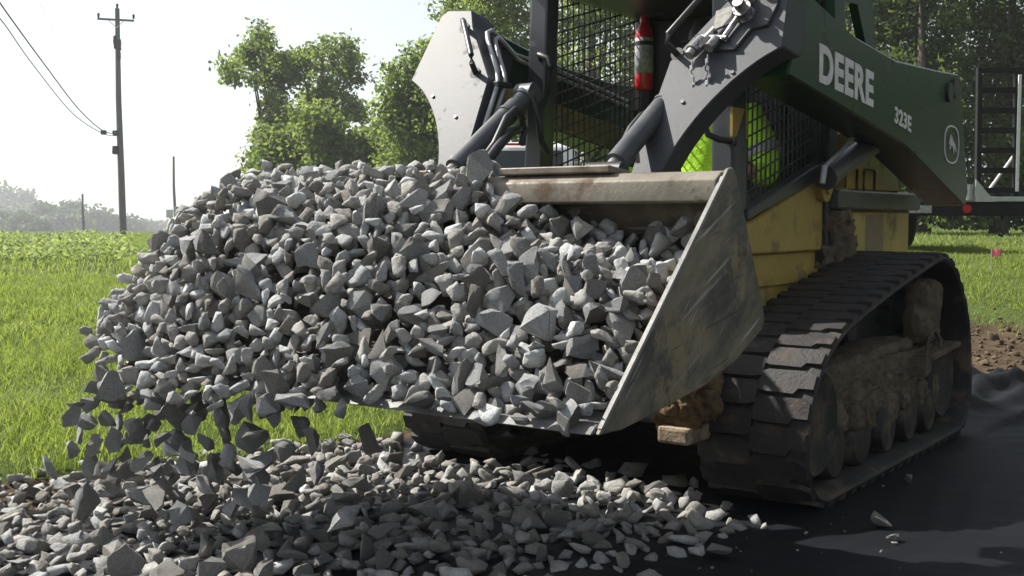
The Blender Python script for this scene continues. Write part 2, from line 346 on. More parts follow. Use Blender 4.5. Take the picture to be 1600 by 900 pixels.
def axis_steps(lo, hi, fine_lo, fine_hi, fine, grow):
    a = list(np.arange(fine_lo, fine_hi, fine)); s = fine; x = a[-1]
    while x < hi: s *= grow; x += s; a.append(x)
    s = fine; x = a[0]
    while x > lo: s *= grow; x -= s; a.insert(0, x)
    return np.array(a)
xs = axis_steps(-900, 900, -5, 6, 0.11, 1.09); ys = axis_steps(-60, 1600, 2.0, 12.0, 0.11, 1.09)
GX, GY = np.meshgrid(xs, ys); GZ = ground_z(GX, GY)
def grid_faces(nx, ny):
    i = np.arange(nx - 1)[None, :] + nx * np.arange(ny - 1)[:, None]
    return np.stack([i, i + 1, i + 1 + nx, i + nx], -1).reshape(-1)
gm = np_mesh('ground', np.stack([GX, GY, GZ], -1).reshape(-1, 3), grid_faces(len(xs), len(ys)), np.full((len(xs) - 1) * (len(ys) - 1), 4), True)
at = gm.attributes.new('turf', 'FLOAT', 'POINT'); at.data.foreach_set('value', (1 - bed_mask(GX, GY)).ravel().astype(np.float32))
tag(link('ground', gm, GROUND), kind='structure')
# black geotextile laid over the bed under and beside the loader
fx = np.arange(-1.24, 4.2, 0.03); fy = np.arange(-3.2, 5.6, 0.03)
LX, LY = np.meshgrid(fx, fy); WX, WY = to_world(LX, LY)
edge = 5.25 + 0.12 * np.sin(LX * 3.1) + 0.07 * np.sin(LX * 9.0)
LY2 = LY * np.where(LY > 0, edge / 5.6, 1.0); WX, WY = to_world(LX, LY2)
def ridge(u, wd): return np.exp(-(u / wd) ** 2)
wr = 0.004 * np.abs(np.sin(LX * 23.0 + 2.2 * np.sin(LY2 * 3.1) + 4.0 * np.sin(LY2 * 0.9))) ** 6 + 0.004 * np.abs(np.sin(LY2 * 17.0 + 2.5 * np.sin(LX * 2.6))) ** 8
wr += 0.010 * np.abs(np.sin(LX * 5.0 + 1.3 * np.sin(LY2 * 1.1) + 0.6 * np.sin(LY2 * 3.0))) ** 3 * (0.5 + 0.5 * np.sin(LY2 * 1.7 + LX))
wr += 0.06 * ridge(LX - 0.62 - 0.10 * np.sin(LY2 * 2.7), 0.04) * smoothstep(LY2, 3.85, 4.4)
wr += 0.08 * ridge(LX - 0.88 - 0.13 * np.sin(LY2 * 2.1 + 1), 0.055) * smoothstep(LY2, 3.85, 4.5)
wr += 0.05 * ridge(LX - 1.12 - 0.12 * np.sin(LY2 * 2.6 + 2), 0.04) * smoothstep(LY2, 3.2, 4.2)
wr += 0.06 * ridge(LX - 1.40 - 0.12 * np.sin(LY2 * 1.9 + 3), 0.05) * smoothstep(LY2, 2.6, 4.0)
wr += 0.065 * smoothstep(LY2, 4.1, 5.2) * (0.5 + 0.5 * np.sin(LX * 7.2 + 2.1 * np.sin(LY2 * 3.2))) ** 2 * smoothstep(LX, 0.0, 0.4)
wr += 0.03 * np.abs(np.sin(LX * 11.0 + 3.0 * np.sin(LY2 * 2.3))) ** 4 * smoothstep(LY2, 3.9, 4.4)
wr += 0.018 * ridge(LY2 + 0.35 * LX + 0.35, 0.05) * smoothstep(LX, 0.2, 0.6) + 0.015 * ridge(LY2 + 0.30 * LX + 0.12, 0.035) * smoothstep(LX, 0.2, 0.6)
FZ = ground_z(WX, WY) + 0.006 + wr * (1 - smoothstep(-LX, 0.8, 1.15)) * np.where((LX > 0.45) & (LX < 1.02) & (LY2 > 1.4) & (LY2 < 3.8), 0.15, 1.0)
fm = np_mesh('geotextile_fabric', np.stack([WX, WY, FZ], -1).reshape(-1, 3), grid_faces(len(fx), len(fy)), np.full((len(fx) - 1) * (len(fy) - 1), 4), True)
tag(link('geotextile_fabric', fm, FABRIC), 'black geotextile ground cloth spread under the loader with wrinkled far edge', 'ground cloth')
# a pale road glimpsed at the far left
rm = MB()
rp = [(-26.0, 43.0), (-17.0, 43.0), (-16.6, 47.5), (-26.0, 47.5)]
rm.poly_solid([(x, y, float(ground_z(x, y)) + 0.06) for x, y in rp], [(x, y, float(ground_z(x, y)) - 0.05) for x, y in rp])
tag(rm.build('road', ROADM), kind='structure')

# ------------------------------------------------------------------ the compact track loader
loader = empty('compact_track_loader', MO, MA)
tag(loader, 'black and yellow compact track loader tipping a bucket of crushed stone', 'track loader')
def mir(p): return (-p[0],) + tuple(p[1:])

# bucket
b = MB()
shell = [(0.14, 0.556), (0.35, 0.574), (0.60, 0.614), (0.82, 0.672), (0.93, 0.726), (0.985, 0.80), (0.975, 0.90), (0.90, 1.02), (0.76, 1.19)]
inner = [(0.14, 0.580), (0.345, 0.598), (0.592, 0.638), (0.806, 0.695), (0.908, 0.746), (0.958, 0.806), (0.950, 0.892), (0.878, 1.006), (0.742, 1.17)]
b.prism(shell + inner[::-1], 'x', -0.982, 0.982)
bucket = b.build('bucket', STEEL, loader)
for sx in (-1, 1):
    s_ = MB(); pl = [(0.0, 0.550), (0.12, 0.548), (0.28, 0.566), (0.58, 0.606), (0.80, 0.660), (0.985, 0.738), (1.012, 0.772), (0.995, 0.82), (0.79, 1.225), (0.765, 1.252), (0.735, 1.248), (0.71, 1.222)]
    a0, a1 = (0.984, 1.0) if sx > 0 else (-1.0, -0.984)
    s_.prism(pl, 'x', a0, a1, 0.004); s_.build('side_plate', PLATE, bucket)
    e_ = MB(); d = Vector((0, 0.71, 0.672)).normalized(); nrm = Vector((0, -d.z, d.y))
    p0 = Vector((0, 0.012, 0.560)); p1 = Vector((0, 0.712, 1.224))
    q = [p0 + nrm * 0.004, p1 + nrm * 0.004, p1 - nrm * 0.006, p0 - nrm * 0.006 + d * 0.02]
    a0, a1 = (0.982, 1.002) if sx > 0 else (-1.002, -0.982)
    e_.prism([(v.y, v.z) for v in q], 'x', a0, a1, 0.004); e_.build('side_edge', BRIGHT, bucket)
b = MB(); b.prism([(-0.01, 0.549), (0.155, 0.538), (0.155, 0.5815), (0.02, 0.569)], 'x', -0.980, 0.980, 0.004); b.build('cutting_edge', BRIGHT, bucket)
b = MB(); b.prism([(0.672, 1.150), (0.70, 1.143), (0.765, 1.165), (0.80, 1.20), (0.792, 1.228), (0.76, 1.243), (0.72, 1.238), (0.682, 1.215)], 'x', -0.981, 0.981, 0.006, 2)
b.build('top_lip', LIPM, bucket, True, 40)
for sx in (-1, 1):
    b = MB(); x0, x1 = sorted((sx * 0.16, sx * 0.60)); b.prism([(0.70, 1.244), (0.83, 1.230), (0.84, 1.252), (0.70, 1.268)], 'x', x0, x1, 0.004); b.build('step_plate', LIPM, bucket)
b = MB()
for sx in (-1, 1): b.prism([(0.84, 1.12), (1.02, 1.10), (1.08, 1.22), (1.03, 1.26), (0.95, 1.24)], 'x', (0.425 if sx > 0 else -0.30) - 0.06, (0.425 if sx > 0 else -0.30) + 0.06, 0.006)
b.box(-0.55, 0.55, 0.93, 1.0, 1.0, 1.12, 0.01); b.build('quick_coupler', BLK, bucket)

# boom arms (leg in front of the cab and long beam back along the side)
side = [(1.60, 1.72), (1.72, 1.955), (1.80, 1.93), (2.25, 1.845), (2.78, 1.805), (3.4, 1.825), (3.80, 1.845), (3.835, 1.83), (4.03, 1.24), (3.985, 1.165), (3.95, 1.165), (3.283, 1.342), (2.918, 1.435), (2.41, 1.505), (1.70, 1.600), (1.55, 1.618)]
def onface(x, z, out=0.0):           # a point on the upper facet of the knee, pushed out along its normal
    y = 1.425 + 0.56 * (z - 1.69)
    return Vector((x, y - 0.872 * out, z + 0.489 * out))
def make_boom(sx):
    b = MB(); a0, a1 = sorted((sx * 0.640, sx * 0.84)); b.prism(side, 'x', a0, a1, 0.008)
    boom = b.build('boom_arm', BLACKP, loader)
    g = MB()
    KY = lambda z: 1.425 + 0.56 * (z - 1.69)
    up_f = [(x, KY(z), z) for x, z in ((0.66, 2.015), (0.80, 2.03), (0.832, 2.005), (0.868, 1.705), (0.425, 1.685), (0.615, 1.93))]
    cur = [(x, KY(z), z) for x, z in ((0.868, 1.705), (0.785, 1.655), (0.70, 1.58), (0.622, 1.485), (0.56, 1.375), (0.522, 1.265), (0.515, 1.21))]
    S = lambda p, dy=0.0, dz=0.0: (sx * p[0], p[1] + dy, p[2] + dz)
    cc = [cur[0]]
    for a_ in range(len(cur) - 1):
        p0, p1, p2, p3 = (Vector(cur[max(0, min(len(cur) - 1, a_ + d_))]) for d_ in (-1, 0, 1, 2))
        for t_ in (1 / 3, 2 / 3, 1.0): cc.append(tuple(0.5 * ((2 * p1) + (p2 - p0) * t_ + (2 * p0 - 5 * p1 + 4 * p2 - p3) * t_ ** 2 + (3 * p1 - p0 - 3 * p2 + p3) * t_ ** 3)))
    cur = cc
    # one closed leg: upper and lower facets share the knee edge
    ring = up_f[:4] + cur[1:] + [(x, KY(z), z) for x, z in ((0.395, 1.21), (0.40, 1.34))] + up_f[4:]
    dep = {0: 0.12, 1: 0.12, 2: 0.16, 3: 0.17}
    fr = [S(p) for p in ring]; bk = [S(p, dep.get(i, 0.12 if i < len(ring) - 1 else 0.2) , -0.02) for i, p in enumerate(ring)]
    bm = g.bm; fv = [bm.verts.new(p) for p in fr]; bv = [bm.verts.new(p) for p in bk]; n = len(ring)
    k_out, k_in = 3, n - 2
    def both(ix):
        bm.faces.new([fv[i] for i in ix]); bm.faces.new([bv[i] for i in ix][::-1])
    both([0, 1, 2, 3, n - 2, n - 1])
    low = list(range(3, n - 1)); both(low)
    for i in range(n): j = (i + 1) % n; bm.faces.new((fv[j], fv[i], bv[i], bv[j]))
    bmesh.ops.recalc_face_normals(bm, faces=bm.faces[:])
    bmesh.ops.bevel(bm, geom=[e for e in bm.edges if e.calc_face_angle(0) > 0.7], offset=0.005, segments=1, affect='EDGES', clamp_overlap=True)
    g.build('arm_leg', LEGP, boom)
    # grab handle on the inner edge of the knee
    h = MB(); P = [tuple(onface(q_[0] + (0.06 if sx < 0 else 0), *q_[1:])) for q_ in ((0.45, 1.71, -0.01), (0.432, 1.72, 0.06), (0.435, 1.745, 0.075), (0.545, 1.905, 0.075), (0.57, 1.925, 0.06), (0.605, 1.93, -0.01))]
    h.tube([S(p) for p in P], 0.0125, 10)
    for p in (P[0], P[-1]): h.cyl(S(p, 0.01), S(p, -0.012, 0.008), 0.026, 12)
    h.build('grab_handle', BLK, boom, True, 50)
    for p in ((0.70, 1.62), (0.53, 1.52), (0.47, 1.345)):
        bt = MB(); bt.cyl(S(onface(*p, -0.02)), S(onface(*p, 0.006)), 0.008, 6); bt.build('bolt', CYLM, boom)
    # link plate rising beside the cab
    if sx > 0:
        l = MB(); a0, a1 = sorted((sx * 0.66, sx * 0.70))
        out_ = [(2.40, 1.82), (2.36, 2.30), (2.80, 2.30), (2.95, 1.80)]; hole = [(2.53, 1.86), (2.50, 2.04), (2.66, 2.05), (2.80, 1.86)]
        for i in range(4):
            j = (i + 1) % 4
            l.prism([out_[i], out_[j], hole[j], hole[i]], 'x', a0, a1)
        l.cyl((sx * 0.63, 2.42, 2.10), (sx * 0.75, 2.42, 2.10), 0.05, 18)
        l.build('link_plate', BLACKP, boom)
    c = MB(); c.cyl((sx * 0.835, 3.62, 1.735), (sx * 0.852, 3.62, 1.735), 0.05, 16); c.cyl((sx * 0.835, 3.72, 1.765), (sx * 0.852, 3.72, 1.765), 0.05, 16); c.build('pivot_pin', BLK, boom, True, 40)
    return boom
boomL = make_boom(1); boomR = make_boom(-1)
boomL['label'] = 'boom arm nearest the camera carrying white lettering'; boomR['label'] = 'far boom arm with steel tubes on its inner face'
# steel tubes on the inner face of the far arm
for P in ([(-0.385, 1.285, 1.36), (-0.392, 1.36, 1.504), (-0.398, 1.45, 1.665), (-0.425, 1.478, 1.725), (-0.540, 1.565, 1.868), (-0.562, 1.59, 1.905), (-0.570, 1.63, 1.920), (-0.585, 1.70, 1.905), (-0.612, 1.86, 1.847), (-0.622, 1.95, 1.842), (-0.626, 2.1, 1.832), (-0.626, 2.9, 1.72)],
          [(-0.385, 1.335, 1.36), (-0.392, 1.41, 1.506), (-0.398, 1.50, 1.660), (-0.425, 1.528, 1.715), (-0.530, 1.610, 1.850), (-0.552, 1.635, 1.880), (-0.562, 1.67, 1.893), (-0.578, 1.74, 1.878), (-0.608, 1.88, 1.825), (-0.622, 1.97, 1.815), (-0.626, 2.1, 1.800), (-0.626, 2.9, 1.69)]):
    t_ = MB(); t_.tube(P, 0.0105, 8); t_.build('hydraulic_tube', TUBEM, boomR, True, 60)
for bx_ in ((-0.412, -0.382, 1.43, 1.53, 1.645, 1.67), (-0.638, -0.612, 2.0, 2.03, 1.79, 1.86)):
    t_ = MB(); t_.box(*bx_, 0.004); t_.build('tube_clamp', BLK, boomR)
g_ = MB(); g_.prism([(1.50, 1.55), (1.60, 1.90), (1.85, 1.86), (1.78, 1.60), (1.62, 1.48)], 'x', -0.637, -0.60, 0.006); g_.build('gusset', BLK, boomR)
g_ = MB(); g_.prism([(1.75, 1.598), (2.41, 1.509), (2.918, 1.439), (3.2, 1.37), (3.2, 1.50), (2.918, 1.56), (2.41, 1.62), (1.75, 1.70)], 'x', -0.6385, -0.60, 0.004); g_.build('sunlit_underside_strip', M('tan_sun_bounce_paint', (0.22, 0.165, 0.07), (0.32, 0.25, 0.12), 6, 0.7, 0, 0.3, 40, dirt=((0.12, 0.09, 0.055), 0.56, 8)), boomR)  # added strip; its tan paints in sunlight bounced onto the boom's underside
# lettering
def text_on_side(body, size, y, z, slope, sxx, bold, parent, name, xx=0.8415):
    cu = bpy.data.curves.new(name, 'FONT'); cu.body = body; cu.size = size; cu.offset = bold; cu.extrude = 0.0012; cu.space_character = 1.09
    to = bpy.data.objects.new(name, cu); COL.objects.link(to)
    dg = bpy.context.evaluated_depsgraph_get(); me = bpy.data.meshes.new_from_object(to.evaluated_get(dg))
    bpy.data.objects.remove(to)
    c, s_ = math.cos(slope), math.sin(slope)
    for v in me.vertices:
        u, h, d = v.co.x * sxx, v.co.y, v.co.z
        v.co = (xx + d, y + u * c, z + u * s_ + h)
    return link(name, me, WHITE, parent)
text_on_side('DEERE', 0.195, 1.845, 1.630, math.atan2(-0.058, 0.71), 1.07, 0.0075, boomL, 'lettering')
text_on_side('323E', 0.098, 2.765, 1.530, math.atan2(-0.043, 0.335), 1.18, 0.0032, boomL, 'model_number')
# oval emblem with a leaping deer
em = MB(); cy, cz = 3.69, 1.475; nO = 36
for i in range(nO):
    a, a2 = 2 * math.pi * i / nO, 2 * math.pi * (i + 1) / nO
    def sq(a, r): return (cy + r * 0.135 * math.copysign(abs(math.cos(a)) ** 0.75, math.cos(a)), cz + r * 0.098 * math.copysign(abs(math.sin(a)) ** 0.75, math.sin(a)))
    em.prism([sq(a, 1), sq(a2, 1), sq(a2, 0.91), sq(a, 0.91)], 'x', 0.8410, 0.8432)
em.build('emblem_ring', WHITE, boomL)
em = MB(); dr = [(-.62, -.02), (-.40, .10), (-.30, .30), (-.34, .62), (-.20, .40), (-.10, .66), (-.08, .34), (.10, .16), (.42, .14), (.62, .02), (.82, -.40), (.70, -.42), (.50, -.14), (.30, -.08), (.46, -.40), (.36, -.62), (.26, -.36), (.10, -.10), (-.10, -.06), (-.22, -.30), (-.48, -.36), (-.30, -.22), (-.24, -.02), (-.36, .02)]
vs2 = [em.bm.verts.new((0.8428, cy + p[0] * 0.105, cz + p[1] * 0.078)) for p in dr]
f_ = em.bm.faces.new(vs2); bmesh.ops.triangulate(em.bm, faces=[f_]); em.build('emblem_deer', WHITE, boomL)
# coupler bracket, hydraulic couplers and dust caps with chains on the near knee
br = MB(); ol = [(0.79, 2.01), (0.815, 1.86), (0.795, 1.785), (0.735, 1.775), (0.69, 1.70), (0.60, 1.705), (0.635, 1.78), (0.67, 2.0)]
br.poly_solid([onface(x, z, 0.016) for x, z in ol], [onface(x, z, -0.004) for x, z in ol], 0.003); br.build('coupler_bracket', POST, boomL)
for (x, z, r) in ((0.725, 1.945, 0.027), (0.700, 1.885, 0.021), (0.705, 1.825, 0.030)):
    c = MB(); c.cyl(onface(x, z, 0.01), onface(x, z, 0.03), r * 1.3, 6); c.cyl(onface(x, z, 0.03), onface(x, z, 0.06), r, 16); c.cyl(onface(x, z, 0.06), onface(x, z, 0.068), r * 1.15, 16); c.cyl(onface(x, z, 0.06), onface(x, z, 0.105), r * 0.72, 14)
    c.build('hydraulic_coupler', CHROME, boomL, True, 35)
c = MB()
for (p0, p1, r) in (((0.56, 1.735, 0.03), (0.545, 1.68, 0.055), 0.026), ((0.545, 1.68, 0.055), (0.54, 1.66, 0.06), 0.019), ((0.615, 1.735, 0.03), (0.605, 1.69, 0.05), 0.019), ((0.53, 1.755, 0.03), (0.66, 1.735, 0.035), 0.010), ((0.64, 1.73, 0.03), (0.69, 1.83, 0.035), 0.011), ((0.57, 1.74, 0.03), (0.60, 1.775, 0.03), 0.016)):
    c.cyl(onface(*p0), onface(*p1), r, 12)
c.build('dust_cap', CHROME, boomL, True, 40)
for (x, z0, z1) in ((0.55, 1.66, 1.44), (0.612, 1.68, 1.47)):
    c = MB(); n = 16
    for i in range(n):
        z = z0 + (z1 - z0) * i / n; p = Vector((x - 0.006 * math.sin(i), 1.365, z)); a = i % 2
        c.box(p.x - (0.006 if a else 0.002), p.x + (0.006 if a else 0.002), p.y - (0.002 if a else 0.006), p.y + (0.002 if a else 0.006), p.z - 0.009, p.z + 0.009, 0.0015)
    c.build('chain', GALV, boomL)
d_ = MB(); ol = [(0.565, 1.87), (0.63, 1.885), (0.64, 1.815), (0.575, 1.795)]
d_.poly_solid([onface(x, z, 0.004) for x, z in ol], [onface(x, z, -0.002) for x, z in ol]); d_.build('sticker', M('worn_sticker', (0.13, 0.12, 0.10), (0.30, 0.29, 0.27), 40, 0.6), boomL)

# bucket tilt cylinders
for sx in (-1, 1):
    c = MB(); xc = 0.425 if sx > 0 else -0.30; p0 = Vector((xc, 0.98, 1.255)); p1 = Vector((xc, 1.52, 1.615)); d = p1 - p0
    c.cyl(p0 + d * 0.10, p0 + d * 0.97, 0.040, 20); c.cyl(p0 + d * 0.72, p0 + d * 0.75, 0.044, 20); c.cyl(p0 + d * 0.93, p0 + d * 1.0, 0.045, 20)
    c.cyl(p1 + Vector((-0.04, 0, 0)), p1 + Vector((0.04, 0, 0)), 0.048, 18)
    tc_ = c.build('tilt_cylinder', CYLM, loader, True, 40)
    c = MB(); c.cyl(p0 - d * 0.04, p0 + d * 0.10, 0.026, 16); c.build('rod', CHROME, tc_, True, 40)
    c = MB(); c.cyl(p0 + Vector((-0.07, -0.01, 0)), p0 + Vector((0.07, -0.01, 0)), 0.038, 16); c.build('pin_boss', BLK, tc_, True, 40)
    c = MB()
    if sx < 0:
        P = [(-0.25, 1.02, 1.25), (-0.235, 1.10, 1.30), (-0.23, 1.20, 1.39), (-0.228, 1.28, 1.50), (-0.232, 1.34, 1.535), (-0.245, 1.40, 1.515), (-0.25, 1.43, 1.46), (-0.24, 1.40, 1.40)]
        c.tube(P, 0.016, 10)
        c.tube([(-0.22, 1.0, 1.24), (-0.21, 1.08, 1.28), (-0.205, 1.18, 1.37), (-0.21, 1.28, 1.44), (-0.23, 1.36, 1.46)], 0.02, 10)
        c.tube([(-0.26, 1.50, 1.60), (-0.235, 1.52, 1.50), (-0.235, 1.53, 1.42), (-0.25, 1.60, 1.38)], 0.016, 10)
    else:
        c.tube([(0.35, 1.20, 1.36), (0.345, 1.27, 1.43), (0.355, 1.33, 1.48), (0.37, 1.40, 1.51)], 0.012, 8)
    c.build('hose', BLK, tc_, True, 60)

# cab
cb = MB(); cb.box(-0.50, 0.50, 2.86, 2.93, 0.75, 2.12, 0.01); cb.box(-0.50, 0.50, 1.86, 2.86, 0.62, 0.68, 0.01); cb.box(-0.425, -0.39, 1.86, 2.86, 0.68, 1.27, 0.005); cb.box(0.39, 0.425, 1.86, 2.86, 0.68, 1.12, 0.005)
cab = cb.build('cab', BLK, loader)
r_ = MB(); r_.prism([(1.76, 2.13), (1.78, 2.19), (1.86, 2.22), (2.98, 2.22), (3.02, 2.16), (3.0, 2.12)], 'x', -0.53, 0.53, 0.012); r_.build('roof', POST, cab)
for sx in (-1, 1):
    p = MB(); out_ = [(sx * 0.43, 1.80), (sx * 0.53, 1.80), (sx * 0.535, 1.92), (sx * 0.45, 1.92)]
    bot = [(x, y - 0.02, 0.68) for x, y in out_]; top = [(x * (0.92 if i in (0, 3) else 0.93), y + 0.02, 2.135) for i, (x, y) in enumerate(out_)]
    p.poly_solid(top, bot, 0.012, 2); p.build('front_post', POST, cab)
    p = MB(); p.prism([(2.80, 0.75), (2.80, 2.125), (2.92, 2.125), (2.92, 0.75)], 'x', *sorted((sx * 0.44, sx * 0.525)), bev=0.01); p.build('rear_post', BLK, cab)
    # woven guard on the side window: slanted bars both ways
    s_ = MB(); yA, yB, zA, zB = 1.93, 2.81, 1.14, 2.12; xs_ = sx * 0.488; slp = 0.285
    y = yA
    while y <= yB: s_.cyl((xs_, y, zA + slp * (y - yA)), (xs_ + 0.004 * sx, y, zB), 0.0044, 6, cap=False); y += 0.048
    z = zA
    while z < zB:
        yb, zb = yB, z + slp * (yB - yA)
        if zb > zB: yb = yA + (zB - z) / slp; zb = zB
        s_.cyl((xs_ + 0.006 * sx, yA, z), (xs_ + 0.006 * sx, yb, zb), 0.0044, 6, cap=False)
        z += 0.056
    s_.build('side_screen', BLK, cab)
    f_ = MB(); f_.prism([(yA - 0.02, zA - 0.03), (yB, zA - 0.03 + slp * 0.90), (yB, zA + slp * 0.90), (yA - 0.02, zA)], 'x', *sorted((sx * 0.475, sx * 0.503)), bev=0.004); f_.build('screen_frame', BLK, cab)
    h = MB()
    if sx < 0: P = [(-0.44, 1.83, 1.80), (-0.415, 1.78, 1.82), (-0.36, 1.765, 1.80), (-0.345, 1.765, 1.76), (-0.36, 1.765, 1.64), (-0.385, 1.765, 1.60), (-0.45, 1.80, 1.605)]
    else: P = [(0.47, 1.80, 1.58), (0.44, 1.74, 1.575), (0.425, 1.73, 1.55), (0.42, 1.73, 1.46), (0.435, 1.73, 1.43), (0.475, 1.74, 1.41), (0.50, 1.79, 1.405)]
    h.tube(P, 0.013, 10)
    for q in (P[0], P[-1]): h.cyl(q, (q[0], q[1] + 0.03, q[2]), 0.022, 10)
    h.build('grab_handle', BLK, cab, True, 50)
b = MB(); b.box(0.5, 0.512, 1.79, 1.93, 1.42, 1.54); b.build('warning_strip', YEL, cab)
st = MB(); st.box(-0.18, 0.40, 2.22, 2.68, 0.86, 0.98, 0.04, 3); st.prism([(2.56, 0.96), (2.62, 1.62), (2.70, 1.62), (2.68, 0.96)], 'x', -0.14, 0.38, 0.03, 3); st.box(-0.12, 0.28, 2.42, 2.78, 0.68, 0.86); st.build('seat', SEATM, cab, True, 40)
for sx in (-0.30, 0.42):
    j = MB(); j.box(sx - 0.05, sx + 0.05, 2.12, 2.62, 1.10, 1.18, 0.02, 2); j.tube([(sx, 2.17, 1.18), (sx, 2.15, 1.27), (sx, 2.13, 1.33)], 0.018, 10, [0.014, 0.018, 0.028]); j.build('joystick_console', BLK, cab, True, 40)
lb = MB(); lb.box(-0.40, 0.40, 1.84, 1.90, 1.20, 1.25, 0.01); lb.build('door_sill', BLK, cab)

# chassis
c = MB()
c.prism([(1.70, 0.945), (1.70, 1.02), (2.05, 1.095), (2.66, 1.262), (2.70, 1.30), (2.76, 1.315), (2.82, 1.29), (2.845, 1.23), (2.95, 1.15), (3.20, 1.14), (3.25, 0.98), (3.25, 0.945)], 'x', 0.43, 0.50, 0.008); c.prism([(1.76, 0.40), (1.70, 0.62), (1.70, 0.942), (3.25, 0.942), (3.25, 0.40)], 'x', 0.43, 0.468, 0.004); c.prism([(1.70, 0.80), (1.70, 0.86), (3.25, 0.86), (3.25, 0.80)], 'x', 0.43, 0.485, 0.006)
c.prism([(1.70, 0.945), (1.70, 1.02), (2.05, 1.095), (2.66, 1.262), (2.70, 1.30), (2.76, 1.315), (2.82, 1.29), (2.845, 1.23), (2.95, 1.15), (3.20, 1.14), (3.25, 0.98), (3.25, 0.945)], 'x', -0.50, -0.43, 0.008); c.prism([(1.76, 0.40), (1.70, 0.62), (1.70, 0.942), (3.25, 0.942), (3.25, 0.40)], 'x', -0.468, -0.43, 0.004)
c.box(-0.43, 0.43, 1.78, 3.9, 0.36, 0.60, 0.01)
chas = c.build('chassis', YEL, loader)
c = MB(); c.box(-0.52, 0.52, 3.16, 4.06, 0.90, 1.135, 0.012); c.prism([(3.05, 1.235), (3.10, 1.52), (3.75, 1.52), (3.88, 1.235)], 'x', 0.40, 0.52, 0.01); c.prism([(3.05, 1.235), (3.10, 1.52), (3.75, 1.52), (3.88, 1.235)], 'x', -0.52, -0.40, 0.01); c.build('rear_tower', YEL, chas)
c = MB(); c.box(0.505, 0.522, 3.34, 3.62, 0.915, 1.12, 0.004); c.build('access_panel', M('tan_panel', (0.20, 0.16, 0.09), (0.28, 0.22, 0.13), 6, 0.6), chas)
c = MB(); c.box(0.30, 0.57, 2.84, 4.10, 1.14, 1.232, 0.01); c.box(-0.57, -0.30, 2.84, 4.10, 1.14, 1.232, 0.01); c.build('frame_beam', CYLM, chas)
c = MB(); c.box(-0.40, 0.40, 2.96, 4.15, 1.0, 1.58, 0.03, 2); c.build('engine_hood', BLK, chas)
c = MB(); c.prism([(1.88, 1.09), (1.88, 1.13), (2.60, 1.335), (2.74, 1.345), (2.76, 1.32), (2.66, 1.275)], 'x', 0.42, 0.545, 0.006); c.prism([(1.88, 1.09), (1.88, 1.13), (2.60, 1.335), (2.74, 1.345), (2.76, 1.32), (2.66, 1.275)], 'x', -0.545, -0.42, 0.006); c.build('fender', POST, chas)
for (y, z, r) in ((2.765, 1.235, 0.062), (3.02, 1.17, 0.075)):
    c = MB(); c.cyl((0.48, y, z), (0.535, y, z), r, 22); c.cyl((0.535, y, z), (0.552, y, z), r * 0.45, 16); c.build('pivot_boss', YEL, chas, True, 40)
for (y0, y1) in ((3.02, 3.16), (3.28, 3.42)):
    c = MB(); c.tube([(0.53, y0, 1.225), (0.53, y0, 1.33), (0.53, y0 + 0.02, 1.345), (0.53, y1, 1.345), (0.53, y1 + 0.02, 1.33), (0.53, y1 + 0.02, 1.225)], 0.007, 8); c.build('tie_down_loop', BLK, chas, True, 50)
c = MB()
for i, (y, z, s) in enumerate(((2.90, 1.06, 0.07), (2.97, 0.98, 0.09), (3.05, 0.93, 0.07), (2.86, 0.90, 0.06), (3.10, 1.05, 0.05), (2.98, 0.88, 0.10))):
    c.lump(0.47, 0.50 + s * 0.7, y - s, y + s, z - s, z + s, 7, 0.035, 14, i)
c.build('mud_cake', MUD, chas, True)
c = MB()
for i, (x, y, z, s) in enumerate(((0.52, 1.38, 0.42, 0.06), (0.47, 1.40, 0.38, 0.05), (0.57, 1.42, 0.40, 0.06), (0.44, 1.40, 0.32, 0.035), (0.50, 1.50, 0.44, 0.10), (0.41, 1.44, 0.36, 0.04), (0.49, 1.37, 0.345, 0.03), (0.55, 1.37, 0.35, 0.035))): c.lump(x - s, x + s, y - s, y + s, z - s, z + s, 11, 0.02, 30, i + 9)
c.build('clay_clod', RUSTMUD, chas, True)
c = MB(); c.box(0.45, 0.58, 1.30, 1.52, 0.262, 0.325, 0.012, 2); c.build('step_block', BLOCKM, chas)
c = MB(); c.box(-0.42, 0.42, 1.45, 1.80, 0.30, 0.62, 0.02); c.box(0.36, 0.56, 1.50, 1.80, 0.22, 0.48, 0.02); c.box(-0.56, -0.36, 1.50, 1.80, 0.22, 0.48, 0.02); c.build('front_frame', BLK, chas)
for sx in (-1, 1):
    c = MB(); p0 = Vector((sx * 0.60, 2.56, 1.28)); p1 = Vector((sx * 0.70, 3.30, 1.56)); c.cyl(p0, p1, 0.052, 20); c.cyl(p0 + (p1 - p0) * 0.0, p0 + (p1 - p0) * 0.06, 0.06, 20); lc = c.build('lift_cylinder', CYLM, loader, True, 40)
    c = MB(); c.tube([(sx * 0.62, 2.48, 1.27), (sx * 0.63, 2.50, 1.335), (sx * 0.655, 2.60, 1.395), (sx * 0.67, 2.74, 1.475)], 0.009, 8); c.cyl((sx * 0.62, 2.48, 1.25), (sx * 0.625, 2.495, 1.33), 0.014, 10); c.build('feed_tube', TUBEM, lc, True, 50)

